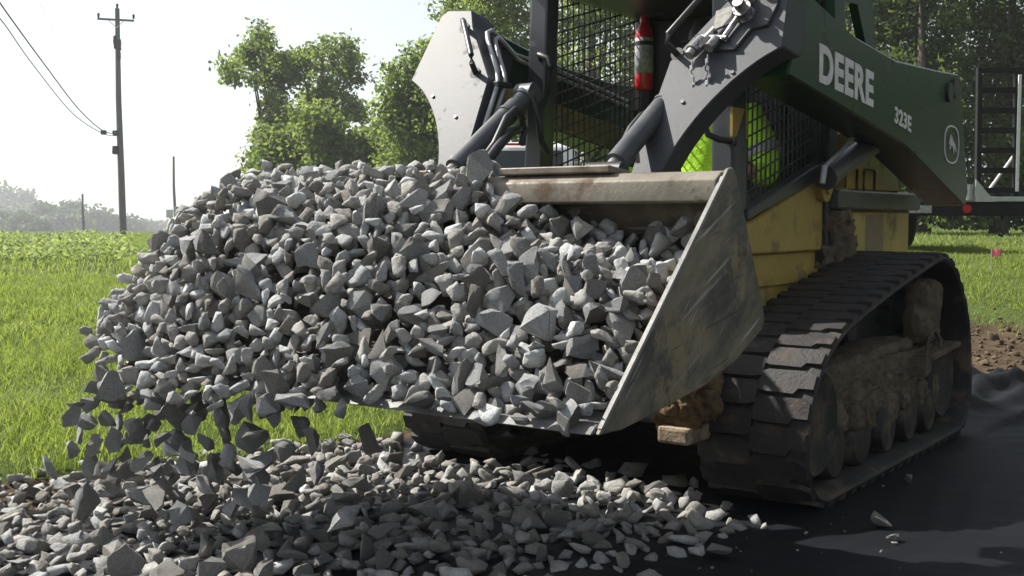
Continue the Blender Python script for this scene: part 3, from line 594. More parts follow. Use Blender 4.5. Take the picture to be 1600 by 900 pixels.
# tracks
prof = [(1.75, 0), (2.3, 0), (2.9, 0), (3.45, 0), (3.60, 0.03), (3.705, 0.12), (3.735, 0.25), (3.715, 0.42), (3.665, 0.58), (3.58, 0.71), (3.46, 0.825), (3.36, 0.890), (3.24, 0.930), (3.10, 0.940), (2.75, 0.882), (2.43, 0.825), (1.92, 0.715), (1.76, 0.66), (1.63, 0.585), (1.53, 0.48), (1.475, 0.36), (1.458, 0.25), (1.485, 0.14), (1.56, 0.05), (1.66, 0.008)]
def resample(P, n):
    P = np.array(P + [P[0]], float)
    # Catmull-Rom for roundness
    m = len(P) - 1; Q = []
    for i in range(m):
        p0, p1, p2, p3 = P[(i - 1) % m], P[i], P[(i + 1) % m], P[(i + 2) % m]
        for k in range(10):
            t = k / 10; Q.append(0.5 * ((2 * p1) + (p2 - p0) * t + (2 * p0 - 5 * p1 + 4 * p2 - p3) * t * t + (3 * p1 - p0 - 3 * p2 + p3) * t ** 3))
    Q = np.array(Q + [Q[0]]); Q[:, 1] = np.maximum(Q[:, 1], 0)
    d = np.concatenate([[0], np.cumsum(np.linalg.norm(np.diff(Q, axis=0), axis=1))]); s = np.linspace(0, d[-1], n, endpoint=False)
    R = np.stack([np.interp(s, d, Q[:, 0]), np.interp(s, d, Q[:, 1])], -1)
    T = np.roll(R, -1, 0) - np.roll(R, 1, 0); T /= np.linalg.norm(T, axis=1)[:, None]
    return R, T, d[-1]
XI, XO = 0.525, 0.97
LUG = None
def make_track(sx):
    global LUG
    R, T, L = resample(prof, 150); Nn = np.stack([T[:, 1], -T[:, 0]], -1)       # outward
    # belt cross-section (across, depth inward from the outline)
    cs = [(XI + 0.004, 0.030), (XI + 0.004, 0.048), (XI + 0.03, 0.060), (XO - 0.045, 0.060), (XO - 0.012, 0.050), (XO - 0.003, 0.036), (XO - 0.010, 0.027), (XO - 0.04, 0.022), (XI + 0.03, 0.022)]
    V = []; F = []; k = len(cs); n = len(R)
    for i in range(n):
        for (x, dp) in cs: q = R[i] - Nn[i] * dp; V.append((sx * x, q[0], q[1]))
    for i in range(n):
        for j in range(k):
            a, b_, c_, d_ = i * k + j, i * k + (j + 1) % k, ((i + 1) % n) * k + (j + 1) % k, ((i + 1) % n) * k + j
            F.append((a, b_, c_, d_) if sx > 0 else (d_, c_, b_, a))
    me = bpy.data.meshes.new('track'); me.from_pydata(V, [], F); me.update()
    for p in me.polygons: p.use_smooth = True
    me.set_sharp_from_angle(angle=rad(35))
    tr = link('track', me, RUB, loader)
    if LUG is None:
        g = MB()                                    # a block lug with a notch, sitting on z=0, across = x
        ol = [(-0.112, -0.030), (-0.09, -0.036), (0.035, -0.038), (0.050, -0.020), (0.108, -0.020), (0.108, 0.024), (0.070, 0.037), (-0.085, 0.036), (-0.112, 0.028)]
        g.poly_solid([(x * 0.97, y * 1.32, 0.014) for x, y in ol], [(x, y * 1.44, -0.004) for x, y in ol])
        LUG = bpy.data.meshes.new('tread_lug'); g.bm.to_mesh(LUG); g.bm.free(); LUG.materials.append(LUGM)
    nl = 47; R2, T2, _ = resample(prof, nl * 2)
    for i in range(nl * 2):
        outer = i % 2 == 0
        p = R2[i]; t = T2[i]; nn = np.array([t[1], -t[0]])
        q = p - nn * 0.022
        xc = sx * ((XO - 0.115) if outer else (XI + 0.112))
        flip = 1 if outer else -1
        ax = Vector((sx * flip, 0, 0)); az = Vector((0, nn[0], nn[1])); ay = az.cross(ax)
        mx = Matrix((ax, ay, az)).transposed().to_4x4(); mx.translation = (xc, q[0], q[1])
        o = bpy.data.objects.new('tread_lug', LUG); COL.objects.link(o); o.parent = tr; o.matrix_local = mx
    return tr
trL = make_track(1); trR = make_track(-1)
trL['label'] = 'dusty rubber track on the camera side'; trR['label'] = 'far rubber track half hidden under the bucket'
def make_under(sx):
    f = MB(); f.box(*sorted((sx * 0.56, sx * 0.86)), 1.95, 3.30, 0.20, 0.46, 0.02); f.box(*sorted((sx * 0.50, sx * 0.70)), 2.70, 3.35, 0.40, 0.85, 0.03)
    un_ = f.build('track_frame', BLK, loader)
    for k, y in enumerate((1.96, 2.27, 2.60, 2.92, 3.22)):
        r = MB(); prf = [(0.03, 0.60), (0.105, 0.60), (0.112, 0.63), (0.112, 0.66), (0.075, 0.68), (0.075, 0.82), (0.112, 0.84), (0.112, 0.87), (0.10, 0.895), (0.05, 0.90)]
        r.lathe([(a, h * sx) for a, h in prf], (0, y, 0.172), 'x', 24); r.build('roller', ROLLM, un_, True, 35)
    for (y, z, R_) in ((1.755, 0.315, 0.215), (3.42, 0.30, 0.20)):
        r = MB(); prf = [(0.04, 0.60), (R_ * 0.95, 0.60), (R_, 0.62), (R_, 0.66), (R_ * 0.8, 0.68), (R_ * 0.8, 0.82), (R_, 0.84), (R_, 0.88), (R_ * 0.92, 0.90), (R_ * 0.7, 0.885), (0.06, 0.89)]
        r.lathe([(a, h * sx) for a, h in prf], (0, y, z), 'x', 30); r.build('idler_wheel', RUB, un_, True, 35)
    s_ = MB(); yc, zc = 3.20, 0.66; teeth = 15; pts = []
    for i in range(teeth * 4):
        a = 2 * math.pi * i / (teeth * 4); rr = 0.215 if i % 4 in (0, 1) else 0.175; pts.append((yc + rr * math.cos(a), zc + rr * math.sin(a)))
    s_.prism(pts, 'x', *sorted((sx * 0.70, sx * 0.76))); s_.cyl((sx * 0.66, yc, zc), (sx * 0.84, yc, zc), 0.14, 24); s_.build('drive_sprocket', BLK, un_)
    if sx > 0:
        m = MB(); m.lump(0.80, 0.925, 3.05, 3.31, 0.50, 0.80, 16, 0.018, 16, 3, 0.5); m.build('hub_mud', MUD, un_, True)
        m = MB(); m.lump(0.66, 0.872, 1.93, 3.38, 0.225, 0.48, 72, 0.013, 30, 5, 0.06)
        m.build('frame_mud', MUD, un_, True)
        m = MB()
        for i, y in enumerate((2.02, 2.22, 2.36, 2.66, 2.86, 3.10, 3.30)):
            hh = 0.0 + 0.07 * ((i * 37) % 7) / 7
            m.lump(0.80, 0.905, y - 0.065, y + 0.06, 0.235 - hh, 0.33, 10, 0.016, 30, i + 20, 0.6)
        for i, (y, z) in enumerate(((2.1, 0.475), (2.5, 0.485), (2.85, 0.50))):
            m.lump(0.66, 0.86, y - 0.26, y + 0.26, z - 0.03, z + 0.035, 16, 0.014, 26, i + 40, 0.5)
        m.build('hanging_mud', MUD, un_, True)
        k_ = MB(); k_.prism([(3.02, 0.425), (3.52, 0.455), (3.53, 0.480), (3.02, 0.455)], 'x', 0.86, 0.955, 0.004); k_.tube([(0.93, 3.02, 0.44), (0.93, 3.05, 0.53), (0.93, 3.14, 0.565), (0.93, 3.24, 0.52), (0.93, 3.26, 0.45)], 0.008, 8)
        k_.prism([(2.96, 0.36), (2.96, 0.45), (3.06, 0.44), (3.04, 0.38)], 'x', 0.86, 0.95, 0.004); k_.build('bracket', MUD, un_)
make_under(1); make_under(-1)

# ------------------------------------------------------------------ fire extinguisher and operator in the cab
def lw(p): x, y = to_world(p[0], p[1]); return Vector((x, y, p[2]))
fe = empty('fire_extinguisher', lw((-0.42, 2.72, 1.745)), MA)
tag(fe, 'red fire extinguisher with pale label fixed inside the cab', 'extinguisher')
q = MB(); q.lathe([(0.03, 0.0), (0.042, 0.008), (0.046, 0.03), (0.046, 0.275), (0.040, 0.305), (0.025, 0.325), (0.02, 0.345)], (0, 0, 0), 'z', 24); q.build('cylinder', RED, fe, True, 50)
q = MB(); q.lathe([(0.0464, 0.085), (0.0472, 0.086), (0.0472, 0.262), (0.0464, 0.263)], (0, 0, 0), 'z', 24); q.build('label_band', PAPER, fe, True, 50)
q = MB(); q.lathe([(0.020, 0.262), (0.0480, 0.225), (0.0480, 0.245), (0.02, 0.264)], (0, 0, 0), 'z', 24); q.build('label_stripe', BLK, fe, True, 50)
q = MB(); q.cyl((0, 0, 0.34), (0, 0, 0.385), 0.022, 14); q.box(-0.03, 0.03, -0.012, 0.012, 0.375, 0.40, 0.003); q.build('valve', RED, fe)
q = MB(); q.prism([(-0.03, 0.40), (0.13, 0.445), (0.13, 0.455), (-0.03, 0.415)], 'y', -0.012, 0.012); q.prism([(-0.02, 0.372), (0.12, 0.365), (0.12, 0.375), (-0.02, 0.385)], 'y', -0.012, 0.012); q.build('handle', BLK, fe)

def skin_body(name, joints, edges, m, parent, sub=2, root=0):
    me = bpy.data.meshes.new(name); me.from_pydata([j[:3] for j in joints], edges, []); me.update()
    o = bpy.data.objects.new(name, me); COL.objects.link(o)
    md = o.modifiers.new('s', 'SKIN'); me.skin_vertices.new() if not me.skin_vertices else None
    for i, j in enumerate(joints):
        r = j[3]; me.skin_vertices[0].data[i].radius = (r, j[4] if len(j) > 4 else r)
        me.skin_vertices[0].data[i].use_root = (i == root)
    sb = o.modifiers.new('b', 'SUBSURF'); sb.levels = sub; sb.render_levels = sub
    dg = bpy.context.evaluated_depsgraph_get(); ne = bpy.data.meshes.new_from_object(o.evaluated_get(dg)); bpy.data.objects.remove(o)
    for p in ne.polygons: p.use_smooth = True
    return link(name, ne, m, parent)
PX, PY = 0.12, 2.43
op = empty('person', lw((PX, PY, 0.98)), MA)
tag(op, 'seated operator in lime hi-vis shirt seen through the cab opening', 'person')
J = [(0, 0, 0.10, .14, .12), (0, 0.02, 0.30, .135, .11), (0, 0.0, 0.52, .15, .11), (0, -0.01, 0.64, .075, .07), (0, -0.03, 0.72, .055, .055), (0, -0.05, 0.80, .075, .09), (0, -0.06, 0.90, .08, .095), (0, -0.05, 0.97, .055, .065),
     (0.17, 0.0, 0.58, .066), (0.25, -0.02, 0.40, .052), (0.285, -0.10, 0.30, .044), (0.31, -0.30, 0.31, .032), (0.33, -0.38, 0.32, .03),
     (-0.17, 0.0, 0.58, .066), (-0.25, -0.02, 0.40, .052), (-0.28, -0.10, 0.30, .044), (-0.34, -0.30, 0.31, .032), (-0.36, -0.38, 0.32, .03),
     (0.10, -0.10, 0.07, .085), (0.13, -0.45, 0.08, .065), (0.13, -0.50, -0.10, .052), (0.13, -0.48, -0.28, .038), (0.13, -0.60, -0.30, .035),
     (-0.10, -0.10, 0.07, .085), (-0.13, -0.45, 0.08, .065), (-0.13, -0.50, -0.10, .052), (-0.13, -0.48, -0.28, .038), (-0.13, -0.60, -0.30, .035)]
E_ = [(0, 1), (1, 2), (2, 3), (3, 4), (4, 5), (5, 6), (6, 7), (2, 8), (8, 9), (9, 10), (10, 11), (11, 12), (2, 13), (13, 14), (14, 15), (15, 16), (16, 17), (0, 18), (18, 19), (19, 20), (20, 21), (21, 22), (0, 23), (23, 24), (24, 25), (25, 26), (26, 27)]
skin_body('body', J, E_, SKIN, op)
for s in (1, -1):                                           # five fingers closed on each lever
    base = Vector((s * 0.335 + (0 if s > 0 else -0.025), -0.40, 0.325)); hj = [(base.x, base.y, base.z, .026)]; he = []
    for k in range(4):
        a = Vector((base.x - s * 0.03 + s * 0.004 * k, base.y - 0.035, base.z + 0.032 - 0.02 * k)); n0 = len(hj)
        hj += [(a.x, a.y, a.z, .0095), (a.x + s * 0.028, a.y - 0.028, a.z, .009), (a.x + s * 0.052, a.y - 0.008, a.z, .008)]; he += [(0, n0), (n0, n0 + 1), (n0 + 1, n0 + 2)]
    n0 = len(hj); hj += [(base.x + s * 0.022, base.y - 0.012, base.z + 0.03, .011), (base.x + s * 0.03, base.y - 0.04, base.z + 0.036, .010)]; he += [(0, n0), (n0, n0 + 1)]
    skin_body('hand', hj, he, SKIN, op, 1)
h_ = MB(); h_.lathe([(0.02, 1.035), (0.07, 1.02), (0.097, 0.97), (0.102, 0.92), (0.104, 0.915), (0.104, 0.905)], (0, -0.05, 0), 'z', 24); h_.prism([(-0.09, -0.13), (-0.07, -0.21), (0.07, -0.21), (0.09, -0.13)], 'z', 0.905, 0.915, 0.003); h_.build('cap', BLK, op, True, 40)
h_ = MB(); h_.lathe([(0.07, 0.80), (0.088, 0.85), (0.092, 0.905)], (0, -0.035, 0), 'z', 20); h_.build('hair', HAIR, op, True)
h_ = MB(); h_.prism([(-0.148, 0.83), (-0.175, 0.835), (-0.145, 0.875)], 'x', -0.013, 0.013, 0.004); h_.build('nose', SKIN, op)
for s in (-1, 1):
    h_ = MB(); h_.cyl((s * 0.032, -0.138, 0.872), (s * 0.032, -0.146, 0.872), 0.011, 10); h_.build('eye', WHITE, op)
    h_ = MB(); h_.lump(s * 0.085 - 0.012, s * 0.085 + 0.012, -0.06, -0.025, 0.83, 0.89, 3, 0.002, 20, 1, 0.5); h_.build('ear', SKIN, op, True)
h_ = MB(); h_.box(-0.025, 0.025, -0.142, -0.128, 0.797, 0.805, 0.002); h_.build('mouth', RED, op)
SJ = [(0, 0, 0.08, .160, .135), (0, 0.02, 0.30, .155, .13), (0, 0.0, 0.50, .17, .13), (0, -0.005, 0.615, .10, .085), (0.18, 0.0, 0.57, .085), (0.26, -0.02, 0.40, .072), (0.295, -0.09, 0.30, .066), (0.315, -0.20, 0.305, .055), (0.325, -0.30, 0.31, .05), (-0.18, 0.0, 0.57, .085), (-0.26, -0.02, 0.40, .072), (-0.29, -0.09, 0.30, .066), (-0.325, -0.20, 0.305, .055), (-0.345, -0.30, 0.31, .05)]
SE = [(0, 1), (1, 2), (2, 3), (2, 4), (4, 5), (5, 6), (6, 7), (7, 8), (2, 9), (9, 10), (10, 11), (11, 12), (12, 13)]
shirt = skin_body('shirt', SJ, SE, HIVIS, op)
tp = MB(); tp.lathe([(0.165, 0.235), (0.168, 0.24), (0.168, 0.285), (0.165, 0.29)], (0, 0.018, 0), 'z', 28); tp.build('reflective_band', TAPE, shirt, True)
for s in (1, -1):
    tp = MB(); tp.tube([(s * 0.245, -0.015, 0.435), (s * 0.255, -0.02, 0.41), (s * 0.263, -0.025, 0.39)], 0.08, 16); tp.build('sleeve_band', TAPE, shirt, True, 50)
TJ = [(0, 0.0, 0.08, .155, .13), (0.10, -0.10, 0.075, .098), (0.13, -0.45, 0.085, .078), (0.13, -0.50, -0.10, .066), (0.13, -0.485, -0.25, .06), (-0.10, -0.10, 0.075, .098), (-0.13, -0.45, 0.085, .078), (-0.13, -0.50, -0.10, .066), (-0.13, -0.485, -0.25, .06)]
skin_body('trousers', TJ, [(0, 1), (1, 2), (2, 3), (3, 4), (0, 5), (5, 6), (6, 7), (7, 8)], DENIM, op)

# ------------------------------------------------------------------ crushed stone
def stone_mesh(i, cuts=2):
    """a broken piece of rock: a random hull, edges divided, chipped by noise and worn round a little"""
    r = random.Random(100 + i)
    ax, ay, az = r.uniform(0.95, 1.3), r.uniform(0.6, 0.95), r.uniform(0.38, 0.82)
    bm = bmesh.new()
    for k in range(r.choice((8, 9, 10, 12, 14))):
        v = Vector((r.gauss(0, 1), r.gauss(0, 1), r.gauss(0, 1))).normalized()
        m = max(abs(v.x), abs(v.y), abs(v.z)); v = v * (0.35 + 0.65 / m) * r.uniform(0.78, 1.0)
        bm.verts.new((v.x * ax * 0.52, v.y * ay * 0.52, v.z * az * 0.52))
    h = bmesh.ops.convex_hull(bm, input=bm.verts[:])
    bmesh.ops.delete(bm, geom=[g for g in set(h['geom_interior'] + h['geom_unused']) if isinstance(g, bmesh.types.BMVert)], context='VERTS')
    bmesh.ops.triangulate(bm, faces=bm.faces[:])
    bmesh.ops.subdivide_edges(bm, edges=bm.edges[:], cuts=cuts, use_grid_fill=True)
    bmesh.ops.triangulate(bm, faces=bm.faces[:])
    bmesh.ops.smooth_vert(bm, verts=bm.verts[:], factor=0.24 if cuts > 1 else 0.12, use_axis_x=True, use_axis_y=True, use_axis_z=True)
    o5 = Vector((i * 5.3, i * 1.7, 0)); bm.normal_update()
    for v in bm.verts:
        d = mnoise.noise(v.co * 3.1 + o5) * 0.06 + mnoise.noise(v.co * 8.0 + o5) * 0.04
        v.co += v.normal * d
    bmesh.ops.recalc_face_normals(bm, faces=bm.faces[:])
    me = bpy.data.meshes.new('stone'); bm.to_mesh(me); bm.free(); me.materials.append(STONE)
    for p in me.polygons: p.use_smooth = True
    me.set_sharp_from_angle(angle=rad(24))
    return me
STN = [stone_mesh(i) for i in range(30)]
SLO = [stone_mesh(i + 50, 1) for i in range(30)]
def mesh_np(me):
    V = np.empty(len(me.vertices) * 3, np.float32); me.vertices.foreach_get('co', V)
    T = np.empty(len(me.loops), np.int32); me.loops.foreach_get('vertex_index', T)
    return V.reshape(-1, 3), T.reshape(-1, 3)
SNP = [mesh_np(m) for m in STN]; SLP = [mesh_np(m) for m in SLO]
def rand_rot(flat=0.0):
    q = nr.normal(size=4); q /= np.linalg.norm(q)
    if flat > 0:
        a = nr.uniform(0, 2 * math.pi); t1, t2 = nr.normal(0, flat, 2)
        return (Matrix.Rotation(a, 3, 'Z') @ Matrix.Rotation(t1, 3, 'X') @ Matrix.Rotation(t2, 3, 'Y'))
    from mathutils import Quaternion
    return Quaternion(q).to_matrix()
def stones_joined(name, items, lib, m=STONE):
    Vs, Ts, off = [], [], 0
    for (p, s, R_, k) in items:
        V, T = lib[k % len(lib)]
        W = (V * s) @ np.array(R_).T + np.array(p); Vs.append(W); Ts.append(T + off); off += len(V)
    V = np.concatenate(Vs); T = np.concatenate(Ts)
    me = np_mesh(name, V, T.ravel(), np.full(len(T), 3))
    return link(name, me, m)
# the heap: a surface bulging out of the bucket mouth.  s runs up the mouth from cutting edge (0) to lip (1)
MD = np.array([0.715, 0.686]); MD = MD / np.linalg.norm(MD); MN = np.array([-MD[1], MD[0]]); MLEN = 0.985
def interp(x, tab): return np.interp(x, [t[0] for t in tab], [t[1] for t in tab])
def heap_n(x, s):
    A = interp(x, [(-1.32, -0.10), (-1.22, 0.05), (-1.0, 0.185), (-0.8, 0.205), (-0.5, 0.20), (-0.2, 0.155), (0.1, 0.10), (0.4, 0.05), (0.7, 0.0), (1.0, -0.03)])
    Bs = interp(s, [(-0.2, 0.10), (-0.08, 0.28), (0.0, 0.42), (0.1, 0.62), (0.25, 0.85), (0.45, 1.0), (0.65, 0.90), (0.8, 0.60), (0.92, 0.28), (1.0, 0.08), (1.1, -0.2), (1.25, -0.5)])
    dip = -0.21 * smoothstep(s, 0.50, 0.86) * smoothstep(x, 0.0, 0.6)
    return A * Bs + dip + 0.015 * np.sin(x * 9 + s * 5) + 0.012 * np.sin(x * 17 - s * 13)
def heap_pt(x, s, dn=0.0):
    n = heap_n(x, s) + dn
    y = 0.0 + MD[0] * MLEN * s + MN[0] * n; z = 0.565 + MD[1] * MLEN * s + MN[1] * n
    return np.stack([np.broadcast_to(x, np.shape(y)), y, z], -1)
def heap_limit(x): return 0.95 if x > 0.12 else (1.06 if x > -1.02 else 0.95)
cand = []
for _ in range(40000):
    x = nr.uniform(-1.21, 0.965); s = nr.uniform(0.01 if x > 0.15 else (-0.05 if x > -0.25 else (-0.12 if x > -0.95 else -0.12 + 0.9 * (-0.95 - x))), heap_limit(x))
    cand.append((x, s))
cand = np.array(cand); CP = heap_pt(cand[:, 0], cand[:, 1])
SZ = np.clip(nr.lognormal(math.log(0.083), 0.20, len(cand)), 0.055, 0.13)
acc = []
cell = {}
def try_add(p, r, store, cells, g=0.10, k=0.315):
    c = tuple(np.floor(p / g).astype(int))
    for dx in (-1, 0, 1):
        for dy in (-1, 0, 1):
            for dz in (-1, 0, 1):
                for (q, rq) in cells.get((c[0] + dx, c[1] + dy, c[2] + dz), ()):
                    if np.sum((p - q) ** 2) < (k * (r + rq)) ** 2: return False
    cells.setdefault(c, []).append((p, r)); store.append((p, r)); return True
order = np.argsort(-SZ[:9000]).tolist() + list(range(9000, len(cand)))
# large ones first for a third of the heap, then whatever fits
for i in order[:60] + list(range(len(cand))):
    p = CP[i].copy(); p += nr.normal(0, 0.012, 3)
    if cand[i, 0] + 0.5 * SZ[i] > 0.955: continue
    try_add(p, SZ[i], acc, cell)
heap = [(lw(p), s, rand_rot(), int(nr.integers(0, 30))) for p, s in acc]
# filling under the surface
sub = []
for dn in (-0.045, -0.10):
    cell2 = {}; st2 = []
    for _ in range(5000):
        x = nr.uniform(-1.17, 0.95); s = nr.uniform(0.02 if x > -1 else 0.15, min(heap_limit(x), 0.98) - 0.02); p = heap_pt(np.array(x), np.array(s), dn).reshape(3)
        fl = np.interp(p[1], [0.0, 0.35, 0.6, 0.82, 0.95], [0.57, 0.59, 0.63, 0.69, 0.75])
        if p[2] < fl + 0.02 or (p[2] > 1.10 and p[1] > 0.66): continue
        try_add(p, nr.uniform(0.06, 0.10), st2, cell2, 0.10, 0.40)
    sub += [(lw(p), s, rand_rot(), int(nr.integers(0, 30))) for p, s in st2]
# the stones on their way down
fall = []
cell3 = {}; st3 = []
def cam_px(p):
    a = rad(3.497); d = p.y * math.cos(a) - (p.z - CAM_H) * math.sin(a); u = p.y * math.sin(a) + (p.z - CAM_H) * math.cos(a)
    return 800 + 1800 * p.x / d, 450 - 1800 * u / d, d
for _ in range(6000):
    x = -1.04 + 1.02 * nr.random() ** 1.2; hgt = nr.random()
    z = 0.13 + 0.42 * hgt
    if nr.random() < smoothstep(x, -0.75, -0.15) * (1.15 - 0.9 * hgt): continue
    p = np.array([x + nr.normal(0, 0.03) - 0.05 * (1 - hgt), nr.normal(-0.04, 0.07), z])
    if len(st3) < 100: try_add(p, nr.uniform(0.065, 0.13), st3, cell3, 0.15, 0.48)
for (x, y, z, s) in ((-0.30, 0.55, 0.30, 0.11), (0.05, -0.05, 0.33, 0.10), (0.12, -0.02, 0.20, 0.13), (-0.55, -0.2, 0.2, 0.12), (-0.75, -0.3, 0.18, 0.13), (-0.25, -0.15, 0.36, 0.09)):
    st3.append((np.array([x, y, z]), s))
fall = [(lw(p), s, rand_rot(), int(nr.integers(0, 30))) for p, s in st3]
# the layer spread over the cloth
def in_gravel(x, y, jit):
    """loader coordinates: a band from the turf edge across the front of the loader"""
    if x < np.interp(y, [-1.0, 0.0, 0.7, 1.4, 2.3], [-2.0, -1.88, -1.50, -1.40, -1.6]) + jit * 0.09 or y > 1.50 + jit * 0.16: return False
    right = np.interp(y, [-1.2, -0.6, -0.2, 0.2, 0.6, 0.9, 1.35, 2.0], [-0.75, -0.25, 0.18, 0.45, 0.62, 0.72, 0.72, 0.50])
    return x < right + jit * 0.10
gr_top, gr_low = [], []
for layer, (tries, kk, zz) in enumerate(((16000, 0.40, 0.010), (9000, 0.50, 0.034))):
    cells = {}; store = []
    for _ in range(tries):
        x, y = nr.uniform(-2.15, 0.85), nr.uniform(-1.5, 2.1); j = nr.normal()
        if not in_gravel(x, y, j): continue
        X, Y = to_world(x, y)
        if Y < 2.9: continue
        if layer == 1 and (not in_gravel(x + 0.22, y, 0) or nr.random() < 0.25): continue
        if x > 0.48 and y > 1.40: continue
        if x < -0.5 and x > -1.0 and y > 1.42: continue
        s = float(np.clip(nr.lognormal(math.log(0.080), 0.32), 0.035, 0.15))
        hump = 0.02 * math.exp(-((x + 0.55) / 0.6) ** 2 - ((y - 0.1) / 0.7) ** 2)
        p = np.array([x, y, zz + s * 0.10 + hump * (1 if layer else 0.5)])
        try_add(p, s, store, cells, 0.10, kk)
    it = [(lw(p), s, rand_rot(0.30), int(nr.integers(0, 30))) for p, s in store]
    (gr_low if layer == 0 else gr_top).extend(it)
loose = []
for (px, py, s) in ((1385, 835, 0.095), (1405, 858, 0.05), (1428, 762, 0.075), (1128, 880, 0.08), (1055, 828, 0.085), (1085, 795, 0.10), (1132, 818, 0.06), (1138, 804, 0.05), (845, 890, 0.085), (930, 862, 0.09), (1020, 838, 0.07)):
    Yg = 1800 * CAM_H / (py - 340.0); Xg = (px - 800) / 1800 * Yg
    loose.append((Vector((Xg, Yg, float(ground_z(Xg, Yg)) + 0.012 + s * 0.22)), s, rand_rot(0.3), int(nr.integers(0, 30))))
grit = []
for _ in range(900):
    x, y = nr.uniform(-0.6, 1.9), nr.uniform(-1.3, 2.4)
    dd = x - np.interp(y, [-1.2, -0.6, -0.2, 0.2, 0.6, 0.9, 1.35, 2.0], [-0.75, -0.25, 0.18, 0.45, 0.62, 0.72, 0.72, 0.50])
    if dd < -0.05 or nr.random() > math.exp(-max(dd, 0) * 4.0) + 0.03 or (0.48 < x < 1.0 and y > 1.4): continue
    X, Y = to_world(x, y); sz = float(np.clip(nr.lognormal(math.log(0.012), 0.5), 0.005, 0.035))
    grit.append((Vector((X, Y, float(ground_z(X, Y)) + 0.008 + sz * 0.3)), sz, rand_rot(0.4), int(nr.integers(0, 30))))
tag(stones_joined('stone_grit', grit, SLP, STONEG), 'small stone chips strewn on the black cloth beside the gravel', 'grit', kind='stuff')
# the 300 that show largest are things of their own, the rest is one mass for each place
def rank(it): u, v, d = cam_px(it[0]); return -(it[1] / d) if (-30 < u < 1630 and -20 < v < 920) else 0.0
nf, nl_ = len(fall), len(loose)
budget = 300 - nf - nl_
topg = sorted(gr_top, key=rank)[:45]; idt = {id(t) for t in topg}
budget -= len(topg)
hs_ = sorted(heap, key=rank); own, rest = hs_[:budget], hs_[budget:]
def place_stone(it, label, group, m=None):
    o = bpy.data.objects.new('stone', STN[it[3]]); COL.objects.link(o)
    o.matrix_world = Matrix.Translation(it[0]) @ it[2].to_4x4() @ Matrix.Scale(it[1], 4)
    if m: o.material_slots[0].link = 'OBJECT'; o.material_slots[0].material = m
    tag(o, label, 'stone', group)
for it in own: place_stone(it, 'grey angular stone heaped in the loader bucket', 'stones heaped in the bucket')
for it in fall: place_stone(it, 'grey stone in mid-air falling from the bucket edge', 'stones falling from the bucket')
for it in topg: place_stone(it, 'grey stone lying on the spread gravel in front of the loader', 'stones lying on the spread gravel', STONEG)
for it in loose: place_stone(it, 'grey stone lying loose at the gravel rim on black cloth', 'loose stones on the black cloth', STONEG)
tag(stones_joined('heaped_stones', rest + sub, SNP), 'grey crushed stone filling the tipped loader bucket', 'crushed stone', kind='stuff')
tag(stones_joined('spread_gravel', [g for g in gr_top if id(g) not in idt], SNP, STONEG), 'grey crushed stone spread in a layer on the ground', 'gravel', kind='stuff')
tag(stones_joined('gravel_bed', gr_low, SLP, STONEG), 'lower layer of grey crushed stone between the larger pieces', 'gravel', kind='stuff')

# ------------------------------------------------------------------ grass and weeds
def blades(P, H, Wd, lean=0.5):
    """three-triangle curved blades rooted at P"""
    n = len(P); a = nr.uniform(0, 2 * np.pi, n); b_ = nr.uniform(0, 2 * np.pi, n)
    side_ = np.stack([np.cos(a), np.sin(a), np.zeros(n)], -1) * (Wd / 2)[:, None]
    ld = np.stack([np.cos(b_), np.sin(b_), np.zeros(n)], -1) * (nr.uniform(0.1, 1.0, n) * lean * H)[:, None]
    up_ = np.zeros((n, 3)); up_[:, 2] = H
    v0, v1 = P - side_, P + side_
    m = P + up_ * 0.58 + ld * 0.35
    v2, v3 = m + side_ * 0.8, m - side_ * 0.8
    v4 = P + up_ * (1.0 - 0.25 * nr.random(n))[:, None] + ld
    V = np.stack([v0, v1, v2, v3, v4], 1).reshape(-1, 3); k = np.arange(n)[:, None] * 5
    F1 = np.concatenate([k, k + 1, k + 2, k + 3], 1); F2 = np.concatenate([k + 3, k + 2, k + 4], 1)
    loops = np.concatenate([F1, F2], 1).ravel(); sizes = np.tile([4, 3], n)
    return V, loops, sizes
def scatter(n, ylo, yhi, alo, ahi, keep):
    """n points spread evenly over a wedge of ground ahead"""
    Y = np.sqrt(nr.uniform(ylo ** 2, yhi ** 2, n)); X = nr.uniform(alo, ahi, n) * Y
    k = keep(X, Y); return X[k], Y[k]
def patch(spec, keep):
    Vs, Ls, Ss, off = [], [], [], 0
    for (n, ylo, yhi, alo, ahi, h, wd, lean) in spec:
        X, Y = scatter(n, ylo, yhi, alo, ahi, keep)
        cl = 0.35 + 1.1 * (0.5 + 0.5 * np.clip(wob(X, Y, 1.9, 4.0) / 1.3, -1, 1)) 
        Hh = h * cl * nr.uniform(0.45, 1.15, len(X))
        P = np.stack([X, Y, ground_z(X, Y) - 0.01], -1)
        V, L, S = blades(P, Hh, np.full(len(X), wd) * nr.uniform(0.6, 1.3, len(X)), lean)
        Vs.append(V); Ls.append(L + off); Ss.append(S); off += len(V)
    return np.concatenate(Vs), np.concatenate(Ls), np.concatenate(Ss)
def turf_keep(X, Y): return (1 - bed_mask(X, Y)) > nr.uniform(0.25, 0.8, len(X))
V, L, S = patch([(60000, 4.2, 9, -0.62, 0.10, 0.125, 0.006, 1.0), (70000, 9, 20, -0.55, -0.02, 0.13, 0.011, 1.0), (60000, 20, 70, -0.52, -0.12, 0.16, 0.03, 0.9)], turf_keep)
tag(link('field_grass', np_mesh('field_grass', V, L, S), GRASS), 'long sunlit green grass of the field left of the gravel', 'grass', kind='stuff')
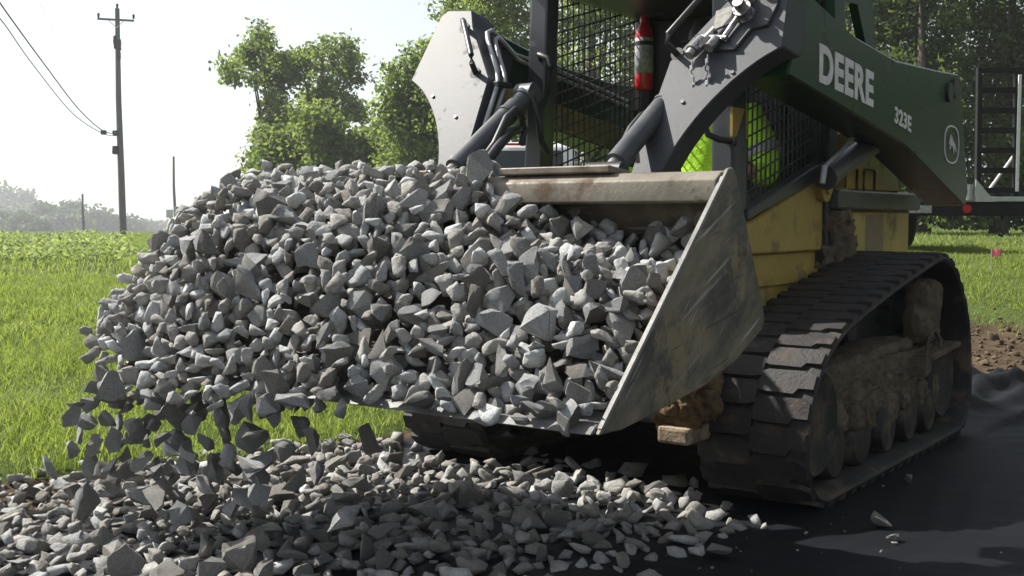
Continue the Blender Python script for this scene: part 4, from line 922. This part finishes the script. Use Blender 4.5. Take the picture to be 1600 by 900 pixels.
def lawn_keep(X, Y):
    m = 1 - bed_mask(X, Y); bare = smoothstep(Y - 0.25 * X, 8.8, 6.6)
    d = smoothstep(Y, 7.5, 10.5) * 0.85 + 0.15
    return (m > nr.uniform(0.1, 0.9, len(X))) & (nr.random(len(X)) < d)
V, L, S = patch([(60000, 6.5, 15, 0.22, 0.62, 0.075, 0.008, 1.0), (26000, 15, 34, -0.25, 0.62, 0.10, 0.016, 0.9)], lawn_keep)
tag(link('lawn_grass', np_mesh('lawn_grass', V, L, S), GRASS), 'short green lawn grass behind the loader on the right', 'grass', kind='stuff')
def leaf_quads(C, Nn, size, asp=0.55):
    """two-triangle pointed leaves with a fold"""
    n = len(C); Nn = Nn / np.linalg.norm(Nn, axis=1)[:, None]
    r = nr.normal(size=(n, 3)); u = np.cross(Nn, r); u /= np.linalg.norm(u, axis=1)[:, None] + 1e-9; v = np.cross(Nn, u)
    s = np.asarray(size)[:, None] if np.ndim(size) else size
    p0 = C - u * s * 0.5; p2 = C + u * s * 0.5; p1 = C + v * s * asp * 0.5 + Nn * s * 0.10; p3 = C - v * s * asp * 0.5 + Nn * s * 0.10
    V = np.stack([p0, p1, p2, p3], 1).reshape(-1, 3)
    return V, np.arange(4 * n), np.full(n, 4)
# broad-leaved weeds on the bank to the far left
n = 22000; Y = nr.uniform(26, 40, n); X = nr.uniform(-0.52, -0.315, n) * Y
kx = nr.random(n) < np.clip(0.95 - smoothstep(X / Y, -0.37, -0.315), 0.03, 1); X, Y = X[kx], Y[kx]
hz = 0.55 * (0.5 + 0.5 * np.clip(wob(X, Y, 0.9, 1.3), -1, 1)) * (0.5 + 0.5 * smoothstep(Y, 26, 33))
C = np.stack([X, Y, ground_z(X, Y) + nr.uniform(0.05, 1, len(X)) * (hz + 0.15)], -1)
V, L, S = leaf_quads(C, nr.normal(size=(len(C), 3)) + np.array([0, 0, 0.9]), nr.uniform(0.06, 0.20, len(C)), 0.38)
tag(link('bank_weeds', np_mesh('bank_weeds', V, L, S), WEED), 'tall pale green weeds on the bank at the far left', 'weeds', kind='stuff')

cl_it = []
for _ in range(2600):
    Yd = nr.uniform(7.0, 11.5); Xd = nr.uniform(0.30, 0.62) * Yd
    if bed_mask(Xd, Yd) < nr.uniform(0.15, 0.9): continue
    lx_, ly_ = to_local(Xd, Yd)
    if ly_ < 5.35 and lx_ > -1.7: continue
    sz = float(np.clip(nr.lognormal(math.log(0.035), 0.5), 0.015, 0.13)); cl_it.append((Vector((Xd, Yd, float(ground_z(Xd, Yd)) + sz * 0.1)), sz, rand_rot(0.5), int(nr.integers(0, 30))))
SOILM = M('dark_soil_clod', (0.055, 0.04, 0.026), (0.14, 0.105, 0.07), 9, 0.95, 0, 0.8, 40, spec=0.1, bdist=0.02)
tag(stones_joined('soil_clods', cl_it, SLP, SOILM), 'brown soil clods on the bare bank behind the loader', 'soil', kind='stuff')
# ------------------------------------------------------------------ trees
def tree(name, X, Y, clumps, nleaf, lsize, m, label, group=None, trunk_r=0.16, base_z=None, limbs=True, asp=0.6, sprig=30, spread=0.10):
    """clumps: (dx, dy, z, rx, rz) in metres from the foot; leaves sit mostly in the shell of each clump, gathered in sprigs"""
    z0 = float(ground_z(X, Y)) if base_z is None else base_z
    t = empty(name, (X, Y, z0)); tag(t, label, 'tree', group)
    rr = random.Random(int(abs(X * 31 + Y * 17) * 10)); vol = np.array([c[3] ** 2 * c[4] for c in clumps]) ** 0.75
    cnt = (vol / vol.sum() * nleaf).astype(int); Cs, Ns = [], []
    for c, k in zip(clumps, cnt):
        ns = max(6, int(k / sprig)); d = nr.normal(size=(ns, 3)); d /= np.linalg.norm(d, axis=1)[:, None]
        rad_ = nr.uniform(0.2, 1.0, ns) ** 0.45 * (1 + 0.25 * nr.normal(size=ns))
        sc = np.array([c[3], c[3], c[4]]); sp = np.array(c[:3]) + d * rad_[:, None] * sc
        idx = nr.integers(0, ns, k); off = nr.normal(size=(k, 3)) * (spread * c[3] + lsize * 0.7) * np.array([1, 1, 0.7])
        Cs.append(sp[idx] + off); Ns.append(d[idx] * 0.5 + nr.normal(size=(k, 3)) * 0.8 + np.array([0, 0, 0.45]))
    C = np.concatenate(Cs); Nn = np.concatenate(Ns); k_ok = C[:, 2] > 0.12; C, Nn = C[k_ok], Nn[k_ok]
    V, L, S = leaf_quads(C, Nn, lsize * nr.uniform(0.6, 1.35, len(C)), asp)
    cr = link('crown', np_mesh('crown', V, L, S), m, t)
    tk = MB(); hi = max(c[2] for c in clumps)
    P = [(0, 0, -0.3), (rr.uniform(-.1, .1), 0, hi * 0.25), (rr.uniform(-.2, .2), rr.uniform(-.2, .2), hi * 0.55), (rr.uniform(-.3, .3), rr.uniform(-.3, .3), hi * 0.95)]
    tk.tube(P, 0.1, 8, [trunk_r * 1.3, trunk_r, trunk_r * 0.7, trunk_r * 0.2])
    if limbs:
        for c in sorted(clumps, key=lambda q_: -q_[3])[:9]:
            s0 = Vector(P[1]).lerp(Vector(P[2]), rr.random()); e = Vector(c[:3]); md_ = s0.lerp(e, 0.5) + Vector((0, 0, -0.08 * (e - s0).length))
            tk.tube([s0, md_, e], 0.05, 6, [trunk_r * 0.32, trunk_r * 0.2, trunk_r * 0.06])
    tk.build('trunk', BARK, t, True)
    return t
def at_px(px, Yd): return (px - 800) / 1800 * Yd
def zpx(py, Yd, z0): return CAM_H + (340 - py) / 1800 * Yd - z0       # height above the foot that shows at row py
def px_clumps(lst, px0, Yd, z0, dy=1.0):
    """lst of (px, py, rx_px, rz_px): crown clumps given where they show, spread in depth"""
    k = Yd / 1800; out_ = []
    for (a, b_, rx, rz) in lst: out_.append(((a - px0) * k, rnd.uniform(-dy, dy), zpx(b_, Yd, z0), rx * k, rz * k))
    return out_
def gz(px, Yd): return float(ground_z(at_px(px, Yd), Yd))
D = 52
def scatter_clumps(outline, n, r0, r1, seed):
    """n small clumps inside a set of discs (px, py, radius)"""
    r = random.Random(seed); out_ = []
    for _ in range(n):
        (a, b_, R_) = r.choice(outline); t = r.uniform(0, 2 * math.pi); q_ = R_ * math.sqrt(r.random()); k_ = r.uniform(r0, r1)
        out_.append((a + q_ * math.cos(t), b_ + q_ * math.sin(t), k_, k_ * r.uniform(0.7, 1.0)))
    return out_
tree('broadleaf_tree', at_px(428, D), D, px_clumps(scatter_clumps([(420, 85, 30), (390, 105, 26), (378, 120, 18), (440, 125, 30), (412, 150, 28), (432, 185, 22), (435, 215, 26), (432, 240, 26), (452, 105, 16), (450, 185, 20)], 60, 7, 15, 1), 428, D, gz(428, D), 1.6), 9000, 0.23, LEAF, 'tall airy tree behind the heap, the left one of a pair', 'pair of airy trees', 0.28, sprig=22, spread=0.2)
tree('broadleaf_tree', at_px(500, D + 2), D + 2, px_clumps(scatter_clumps([(495, 90, 22), (528, 75, 24), (540, 105, 26), (510, 125, 30), (550, 140, 24), (520, 165, 26), (495, 160, 18), (560, 175, 18), (495, 200, 22), (530, 195, 22), (495, 230, 24)], 56, 6, 13, 2), 500, D + 2, gz(500, D + 2), 1.6), 7000, 0.23, LEAF, 'tall airy tree behind the heap, the right one of a pair', 'pair of airy trees', 0.24, sprig=22, spread=0.2)
D = 46
for (px, lst, lab) in ((425, [(420, 225, 28, 34), (440, 250, 40, 34), (412, 262, 24, 30), (425, 285, 40, 30)], 'round bush below the left airy tree'),
                  (500, [(500, 195, 34, 36), (475, 225, 36, 34), (520, 230, 40, 36), (500, 265, 50, 34)], 'broad bush with pale tips between the airy trees'),
                  (585, [(575, 240, 36, 34), (600, 225, 34, 34), (590, 268, 56, 34), (555, 262, 36, 26)], 'low dark bush between airy trees and the big green tree')):
    tree('bush', at_px(px, D), D, px_clumps(lst, px, D, gz(px, D)), 6500, 0.22, LEAF, lab, None, 0.1)
D = 40
tree('broadleaf_tree', at_px(655, D), D, px_clumps([(630, 130, 30, 30), (645, 165, 36, 36), (662, 110, 30, 34), (625, 190, 34, 36), (660, 215, 44, 44), (640, 250, 48, 34), (680, 170, 40, 50), (676, 80, 18, 20)], 655, D, gz(655, D)), 12000, 0.18, LEAF, 'green tree rising directly left of the pale arm plate', None, 0.2)
D = 34
tree('broadleaf_tree', at_px(745, D), D, px_clumps([(720, 5, 46, 34), (775, 10, 50, 44), (760, -50, 60, 50), (800, 50, 46, 44), (745, 60, 40, 40), (820, 110, 50, 50), (770, 130, 60, 50), (720, 150, 60, 60), (780, 200, 80, 60)], 745, D, gz(745, D), 1.5), 17000, 0.15, LEAF, 'large green tree between the pale arm plate and the cab post', None, 0.25)
tree('broadleaf_tree', at_px(930, D + 1), D + 1, px_clumps([(900, 20, 60, 54), (950, 40, 60, 54), (990, 90, 60, 60), (900, 110, 60, 60), (930, 170, 80, 60), (1000, 180, 70, 70), (860, 180, 60, 60), (880, 60, 40, 40), (960, 230, 90, 50), (1040, -10, 80, 60), (960, -40, 80, 40)], 930, D + 1, gz(930, D + 1), 1.5), 20000, 0.16, LEAF, 'large green tree seen through the cab mesh', None, 0.25)
D = 27
for (px, lst, lab, nl2, dd) in ((1180, [(1150, 60, 90, 80), (1200, 150, 90, 80), (1120, 180, 80, 80), (1240, 60, 70, 90), (1180, -40, 120, 60)], 'dark tree hidden behind the cab', 9000, 4),
                  (1330, [(1290, 40, 70, 70), (1350, 30, 70, 70), (1360, 110, 70, 70), (1290, 130, 70, 70), (1330, 200, 90, 80), (1330, -50, 110, 60)], 'dark tree rising behind the rear of the boom', 16000, 2),
                  (1440, [(1410, 30, 52, 44), (1462, 50, 50, 44), (1430, 100, 56, 46), (1490, 110, 48, 44), (1440, -30, 80, 50), (1420, 180, 60, 60), (1480, 200, 60, 70), (1450, 260, 80, 60), (1420, 315, 70, 40), (1480, 325, 70, 36)], 'leafy tree above the raised end of the boom', 26000, 0),
                  (1560, [(1530, 20, 56, 46), (1590, 40, 50, 50), (1555, 90, 60, 44), (1610, 110, 50, 50), (1560, -40, 90, 50), (1540, 160, 60, 50), (1600, 190, 60, 60), (1560, 240, 80, 60), (1600, 290, 60, 50), (1540, 320, 80, 40), (1600, 325, 70, 36)], 'leafy tree behind the trailer ramp', 28000, 1),
                  (1690, [(1660, 20, 60, 60), (1720, 60, 60, 60), (1680, 120, 70, 60), (1700, 200, 80, 70), (1690, 270, 90, 60), (1690, -50, 90, 50)], 'leafy tree beyond the right edge of the view', 15000, 0)):
    tree('wood_edge_tree', at_px(px, D + dd), D + dd, px_clumps(lst, px, D + dd, gz(px, D + dd), 1.2), nl2, 0.13, LEAFD, lab, 'trees of the wood edge', 0.2)
for k_, (X, Y) in enumerate(((11.5, 14.0), (12.0, 9.0), (12.5, 4.0), (12.0, -1.0), (11.0, -6.0))):
    z0 = float(ground_z(X, Y)); cl = [(rnd.uniform(-1.8, 1.8), rnd.uniform(-1.8, 1.8), rnd.uniform(0.8, 6.5), rnd.uniform(0.9, 1.4), rnd.uniform(0.8, 1.2)) for _ in range(14)]
    tree('wood_edge_tree', X, Y, cl, 9000, 0.22, LEAFD, 'leafy tree of the wood edge outside the view, number %s from the trailer' % ('one two three four five'.split()[k_]), 'trees of the wood edge', 0.2)
# far trees across the low ground
far = [(14, 322, 30, 30, 430, 9), (-30, 322, 36, 30, 430, 9), (40, 338, 22, 20, 400, 6), (75, 336, 22, 18, 300, 6), (72, 328, 14, 10, 301, 4), (108, 334, 20, 18, 305, 6), (122, 332, 14, 14, 306, 5), (35, 352, 22, 14, 240, 6), (60, 358, 18, 10, 235, 5), (145, 345, 20, 14, 300, 6), (168, 348, 20, 14, 305, 6), (188, 350, 16, 13, 310, 6), (206, 353, 14, 10, 320, 6), (90, 352, 26, 14, 280, 6), (120, 354, 24, 12, 280, 6), (8, 352, 20, 16, 250, 6), (232, 357, 14, 6, 420, 5), (248, 358, 14, 5, 470, 5), (270, 357, 16, 6, 520, 5), (300, 357, 20, 6, 520, 5), (220, 356, 10, 7, 380, 5)]
desc = ['dome-topped', 'spreading', 'low', 'tall', 'feathery', 'full', 'narrow', 'small', 'squat', 'dense', 'soft', 'rounded', 'pale', 'broad', 'thick', 'bushy', 'tiny', 'faint', 'slight', 'dim', 'short']
for i, (px, py, rx, rz, D, kcl) in enumerate(far):
    D = D * 1.3; z0 = gz(px, D); lst = [(px + rnd.uniform(-0.7, 0.7) * rx, py + rnd.uniform(-0.5, 0.9) * rz, rx * rnd.uniform(0.4, 0.6), rz * rnd.uniform(0.45, 0.65)) for _ in range(kcl)] + [(px, py + rz * 1.2, rx * 0.9, rz * 0.7), (px, py, rx * 0.6, rz * 0.7)]
    tree('far_tree', at_px(px, D), D, px_clumps(lst, px, D, z0, 2), 2600, 0.0042 * D, LEAFF, '%s hazy tree in the distant row beyond the field, %s' % (desc[i], 'at the far left' if px < 50 else ('left of the thin pole' if px < 131 else ('between thin pole and utility pole' if px < 190 else 'right of the utility pole'))), 'hazy distant trees', 0.3, None, False, 0.8)

# ------------------------------------------------------------------ poles and cables
def upole(name, px, Yd, ytop, r, label, arm=True):
    X = at_px(px, Yd); z0 = gz(px, Yd); H_ = zpx(ytop, Yd, z0)
    t = empty(name, (X, Yd, z0)); tag(t, label, 'pole')
    q = MB(); q.tube([(0.08, 0, -0.5), (0.03, 0, H_ * 0.3), (-0.03, 0, H_ * 0.6), (0, 0, H_)], r, 12, [r * 1.25, r * 1.1, r * 0.95, r * 0.75]); q.build('shaft', WOODP, t, True, 60)
    if arm:
        k = Yd / 1800
        q = MB(); q.prism([(-29 * k, H_ - 15 * k), (27 * k, H_ - 18 * k), (27 * k, H_ - 21 * k), (-29 * k, H_ - 18 * k)], 'y', -0.22, -0.12); q.build('crossarm', WOODP, t)
        q = MB()
        for s in (-1, 1): q.cyl((s * 12 * k, -0.17, H_ - 19 * k), (0, -0.17, H_ - 30 * k), 0.02, 6)
        q.build('arm_brace', GALV, t)
        for xx, zz in ((-27.5, -15), (26.5, -17), (0, 0)):
            q = MB(); q.lathe([(0.03, 0), (0.07, 0.05), (0.05, 0.12), (0.09, 0.16), (0.06, 0.24), (0.03, 0.30)], (xx * k, -0.17 if xx else 0, H_ + zz * k), 'z', 10); q.build('insulator', BLK, t, True)
        for (xx, y0, y1, w_) in ((-3.5, 60, 80, 1.5), (4, 65, 82, 1.5), (-5, 205, 213, 4), (-5.5, 229, 242, 5), (3, 85, 95, 1.5)):
            q = MB(); q.lump((xx - w_) * k, (xx + w_) * k, -0.25, 0.0, zpx(y1, Yd, z0), zpx(y0, Yd, z0), 3, 0.03, 6, int(y0), 0.3); q.build('pole_fitting', BLK, t)
    return t, X, z0
up, UX, UZ = upole('utility_pole', 191, 66, 18, 0.17, 'tall wooden utility pole with crossarm left of the stone heap')
upole('thin_pole', 131, 120, 303, 0.13, 'thin bare wooden pole in front of the distant trees', False)
upole('thin_pole', 274, 95, 245, 0.11, 'thin bare pole just left of the heap with a green street sign', False)
sg = empty('street_sign', (at_px(281, 94), 94, gz(281, 94))); tag(sg, 'small green street name blade beside the thin pole', 'sign')
q = MB(); k = 94 / 1800; q.box(-5 * k, 9 * k, -0.03, 0.0, zpx(327, 94, gz(281, 94)), zpx(323, 94, gz(281, 94))); q.build('blade', SIGNG, sg)
q = MB(); q.cyl((-6 * k, 0.03, -0.2), (-6 * k, 0.03, zpx(322, 94, gz(281, 94))), 0.05, 8); q.build('post', GALV, sg)
sg = empty('meter_box', (at_px(267, 92), 92, gz(267, 92))); tag(sg, 'small grey box on a post at the heap left edge', 'box')
q = MB(); q.box(-5 * k, 5 * k, -0.3, 0.0, zpx(340, 92, gz(267, 92)), zpx(327, 92, gz(267, 92)), 0.05); q.build('housing', GALV, sg)
q = MB(); q.cyl((0, 0.05, -0.2), (0, 0.05, zpx(330, 92, gz(267, 92))), 0.06, 8); q.build('post', WOODP, sg)
def pt(px, py, d): return Vector((at_px(px, d), d, CAM_H + (340 - py) / 1800 * d))
def cable(name, pts, r, label, m=WIREM):
    # smooth through the points
    P = [Vector(p) for p in pts]; Q = []
    for i in range(len(P) - 1):
        p0, p1, p2, p3 = P[max(i - 1, 0)], P[i], P[i + 1], P[min(i + 2, len(P) - 1)]
        for kk in range(8):
            t = kk / 8; Q.append(0.5 * ((2 * p1) + (p2 - p0) * t + (2 * p0 - 5 * p1 + 4 * p2 - p3) * t * t + (3 * p1 - p0 - 3 * p2 + p3) * t ** 3))
    Q.append(P[-1]); q = MB(); q.tube(Q, r, 6); tag(q.build(name, m, None, True), label, 'cable', 'overhead cables')
cable('overhead_cable', [pt(190, 209, 65.8), pt(166, 206, 62), pt(128, 172, 54), (pt(75, 101, 44)), pt(30, 38, 37), pt(4, 0, 33), pt(-60, -95, 27)], 0.026, 'upper of two thick cables running from the pole out top left')
cable('overhead_cable', [pt(190, 213, 65.8), pt(166, 210, 62), pt(120, 180, 54), pt(62, 108, 44), pt(20, 47, 37), pt(0, 20, 33), pt(-60, -75, 27)], 0.020, 'lower of two thick cables running from the pole out top left')
cable('overhead_wire', [pt(189, 150, 65.8), pt(165, 139, 62), pt(140, 119, 58), pt(112, 85, 53), pt(92, 50, 47), pt(68, 0, 41), pt(40, -70, 36)], 0.006, 'faint thin wire rising from the pole out of the top of the view')
q = MB(); c = pt(166, 208, 62); q.box(c.x - 0.14, c.x + 0.14, 61.9, 62.1, c.z - 0.12, c.z + 0.12, 0.03); tag(q.build('cable_closure', BLK), 'small black splice box on the cables beside the pole', 'cable box')
# tiny white vehicle on the far edge of the field
def zg(px, d): return gz(px, d)
tv = empty('parked_van', (at_px(146, 140), 140, zg(146, 140))); tag(tv, 'tiny white van far away between the two left poles', 'van')
q = MB(); q.prism([(-0.95, 0.35), (-0.95, 1.5), (-0.8, 2.05), (0.8, 2.05), (0.95, 1.5), (0.95, 0.35)], 'y', -2.2, 2.2, 0.08); q.build('body', CARW, tv)
q = MB(); q.prism([(-0.75, 1.35), (-0.68, 1.9), (0.68, 1.9), (0.75, 1.35)], 'y', -2.215, -2.203); q.build('rear_window', GLASS, tv)
for s in (-1, 1):
    q = MB(); q.cyl((s * 0.70, -1.4, 0.34), (s * 0.93, -1.4, 0.34), 0.34, 16); q.build('wheel', TYRE, tv, True, 40)
    q = MB(); q.cyl((s * 0.70, 1.4, 0.34), (s * 0.93, 1.4, 0.34), 0.34, 16); q.build('wheel', TYRE, tv, True, 40)

# ------------------------------------------------------------------ parked white car and the equipment trailer behind the loader
def car(X, Y, rz):
    z0 = float(ground_z(X, Y)); t = empty('parked_car', (X, Y, z0), rz); tag(t, 'white sport utility vehicle seen from behind, parked beyond the cab', 'car')
    q = MB(); q.prism([(-2.25, 0.42), (-2.28, 0.95), (-2.22, 1.08), (-2.05, 1.74), (-1.9, 1.83), (0.1, 1.86), (0.35, 1.80), (1.05, 1.18), (2.05, 1.05), (2.28, 0.85), (2.30, 0.45)], 'x', -0.94, 0.94, 0.07, 3); q.build('body', CARW, t, True, 35)
    q = MB(); q.prism([(-0.80, 1.14), (-0.70, 1.66), (0.70, 1.66), (0.80, 1.14)], 'y', -0.012, 0.0, 0.002); 
    for v in q.bm.verts:
        h = v.co.z; v.co.y += -2.232 + (h - 1.08) * 0.2615 - 0.018
    q.build('rear_window', GLASS, t)
    for s in (-1, 1):
        q = MB(); q.prism([(-1.95, 1.2), (-1.85, 1.68), (0.15, 1.70), (0.75, 1.2)], 'x', *sorted((s * 0.935, s * 0.948)), bev=0.003); q.build('side_window', GLASS, t)
        q = MB(); q.box(*sorted((s * 0.72, s * 0.93)), -2.325, -2.24, 0.82, 1.06, 0.02); q.build('tail_lamp', LAMPR, t)
        for y in (-1.4, 1.45):
            q = MB(); q.lathe([(0.2, 0.74 * s), (0.35, 0.75 * s), (0.37, 0.80 * s), (0.37, 0.92 * s), (0.35, 0.965 * s), (0.24, 0.965 * s)], (0, y, 0.37), 'x', 24); wv = q.build('wheel', TYRE, t, True, 35)
            q = MB(); q.cyl((s * 0.90, y, 0.37), (s * 0.972, y, 0.37), 0.22, 16); q.build('rim', GALV, wv)
    q = MB(); q.box(-0.30, 0.30, -2.10, -2.045, 1.755, 1.80, 0.008); q.build('brake_lamp', LAMPR, t)
    q = MB(); q.box(-0.97, 0.97, -2.36, -2.2, 0.42, 0.66, 0.03, 2); q.build('bumper', BLK, t)
    return t
car(at_px(835, 21), 23.2, rad(-6))
TRB = M('trailer_black', (0.008, 0.008, 0.009), (0.014, 0.014, 0.015), 8, 0.6, 0, 0.1, 60, spec=0.2)
def trailer(X, Y, rz):
    z0 = float(ground_z(X, Y)); t = empty('equipment_trailer', (X, Y, z0), rz); tag(t, 'black equipment trailer with raised loading ramp behind the loader', 'trailer')
    q = MB(); q.box(-2.3, 0.75, 0.0, 0.14, 0.44, 0.60, 0.01); q.box(-2.3, -2.2, 0.14, 5.6, 0.46, 0.60, 0.01); q.box(0.0, 0.1, 0.14, 5.6, 0.46, 0.60, 0.01)
    q.build('frame', TRB, t)
    for i in range(12):
        q = MB(); x0 = -2.18 + i * 0.185; q.box(x0, x0 + 0.175, 0.02, 5.6, 0.603, 0.64, 0.004); q.build('deck_plank', ROADM if i % 3 else WOODP, t)
    q = MB(); q.box(-0.05, 0.78, -0.02, 0.30, 0.60, 0.66, 0.008); q.build('tail_plate', GALV, t)
    # ramp: two rails with cross bars
    rp_ = MB(); lean = 0.05
    for x in (0.12, 0.545):
        rp_.poly_solid([(x, 0.05, 0.66), (x + 0.055, 0.05, 0.66), (x + 0.055, 0.05 + lean, 2.16), (x, 0.05 + lean, 2.16)], [(x, 0.13, 0.66), (x + 0.055, 0.13, 0.66), (x + 0.055, 0.13 + lean, 2.16), (x, 0.13 + lean, 2.16)], 0.004)
    ramp_ = rp_.build('ramp', TRB, t)
    for i in range(7):
        z = 0.70 + i * 0.232; q = MB(); q.box(0.176, 0.544, 0.055 + lean * i / 7, 0.125 + lean * i / 7, z, z + 0.065, 0.004); q.build('ramp_bar', TRB, ramp_)
    q = MB(); q.box(0.555, 0.590, 0.022, 0.046, 0.72, 2.06, 0.003); q.build('reflective_rail', WHITE, ramp_)
    q = MB(); q.cyl((0.27, 0.20, 0.68), (0.58, 0.16, 1.15), 0.018, 8); q.build('ramp_prop', WHITE, ramp_)
    q = MB(); q.prism([(0.08, 0.60), (0.08, 0.86), (0.30, 0.60)], 'y', -0.05, -0.03); q.build('hinge_gusset', GALV, t)
    q = MB(); q.cyl((0.0, -0.02, 0.62), (0.0, -0.02, 0.80), 0.06, 14); q.build('hinge_post', GALV, t)
    for x in (-1.5, -1.25, -1.0, 0.0):
        q = MB(); q.cyl((x, -0.004, 0.52), (x, -0.02, 0.52), 0.05, 14); q.build('tail_lamp', LAMPR, t)
    q = MB(); q.box(-0.66, -0.40, -0.012, -0.003, 0.47, 0.56, 0.002); q.build('number_plate', PAPER, t)
    for s in (-2.12, -0.18):
        for y in (2.2, 3.1):
            q = MB(); q.lathe([(0.2, -0.12), (0.35, -0.12), (0.38, -0.08), (0.38, 0.08), (0.35, 0.12), (0.2, 0.12)], (s, y, 0.38), 'x', 22); q.build('wheel', TYRE, t, True, 35)
    q = MB(); q.tube([(0.42, 0.06, 0.45), (0.42, 0.06, 0.30), (0.425, 0.06, 0.26), (0.45, 0.06, 0.235), (0.43, 0.06, 0.205), (0.395, 0.06, 0.215), (0.385, 0.06, 0.25)], 0.016, 8); q.build('safety_hook', BLK, t, True)
    q = MB(); q.box(-2.3, 0.1, 5.6, 5.7, 0.46, 0.60, 0.01); q.prism([(-2.2, 5.7), (0.0, 5.7), (-1.05, 7.2), (-1.15, 7.2)], 'z', 0.46, 0.58); q.build('tongue', BLK, t)
    return t
trailer(at_px(1509, 13.4), 13.4, rad(-4))
fl = empty('marker_flag', (at_px(1548, 11.4), 11.4, float(ground_z(at_px(1548, 11.4), 11.4)))); tag(fl, 'small pink marker flag in the lawn below the trailer', 'flag')
q = MB(); q.cyl((0, 0, -0.05), (0.01, 0, 0.24), 0.003, 6); q.build('wire_stem', GALV, fl)
q = MB()
for i in range(4):
    x0, x1 = 0.01 + i * 0.024, 0.01 + (i + 1) * 0.024; f = lambda u: 0.014 * math.sin(u * 60)
    q.poly_solid([(x0, f(x0), 0.17), (x1, f(x1), 0.165), (x1, f(x1), 0.235), (x0, f(x0), 0.24)], [(x0, f(x0) + 0.002, 0.17), (x1, f(x1) + 0.002, 0.165), (x1, f(x1) + 0.002, 0.235), (x0, f(x0) + 0.002, 0.24)])
q.build('flag_cloth', PINK, fl)

# ------------------------------------------------------------------ the hazy summer air
hz_m, hz_t, hz_o = nodes_of('summer_haze')
pv = hz_t.nodes.new('ShaderNodeVolumePrincipled'); pv.inputs['Color'].default_value = (0.93, 0.96, 1.0, 1); pv.inputs['Density'].default_value = 0.00075; pv.inputs['Anisotropy'].default_value = 0.3
hz_t.links.new(pv.outputs[0], hz_o.inputs['Volume'])
q = MB(); q.box(xs[0] - 5, xs[-1] + 5, ys[0] - 5, ys[-1] + 5, float(GZ.min()) - 1.0, 16.0)
tag(q.build('haze', hz_m), 'thin pale summer haze in the air', 'haze', kind='stuff')
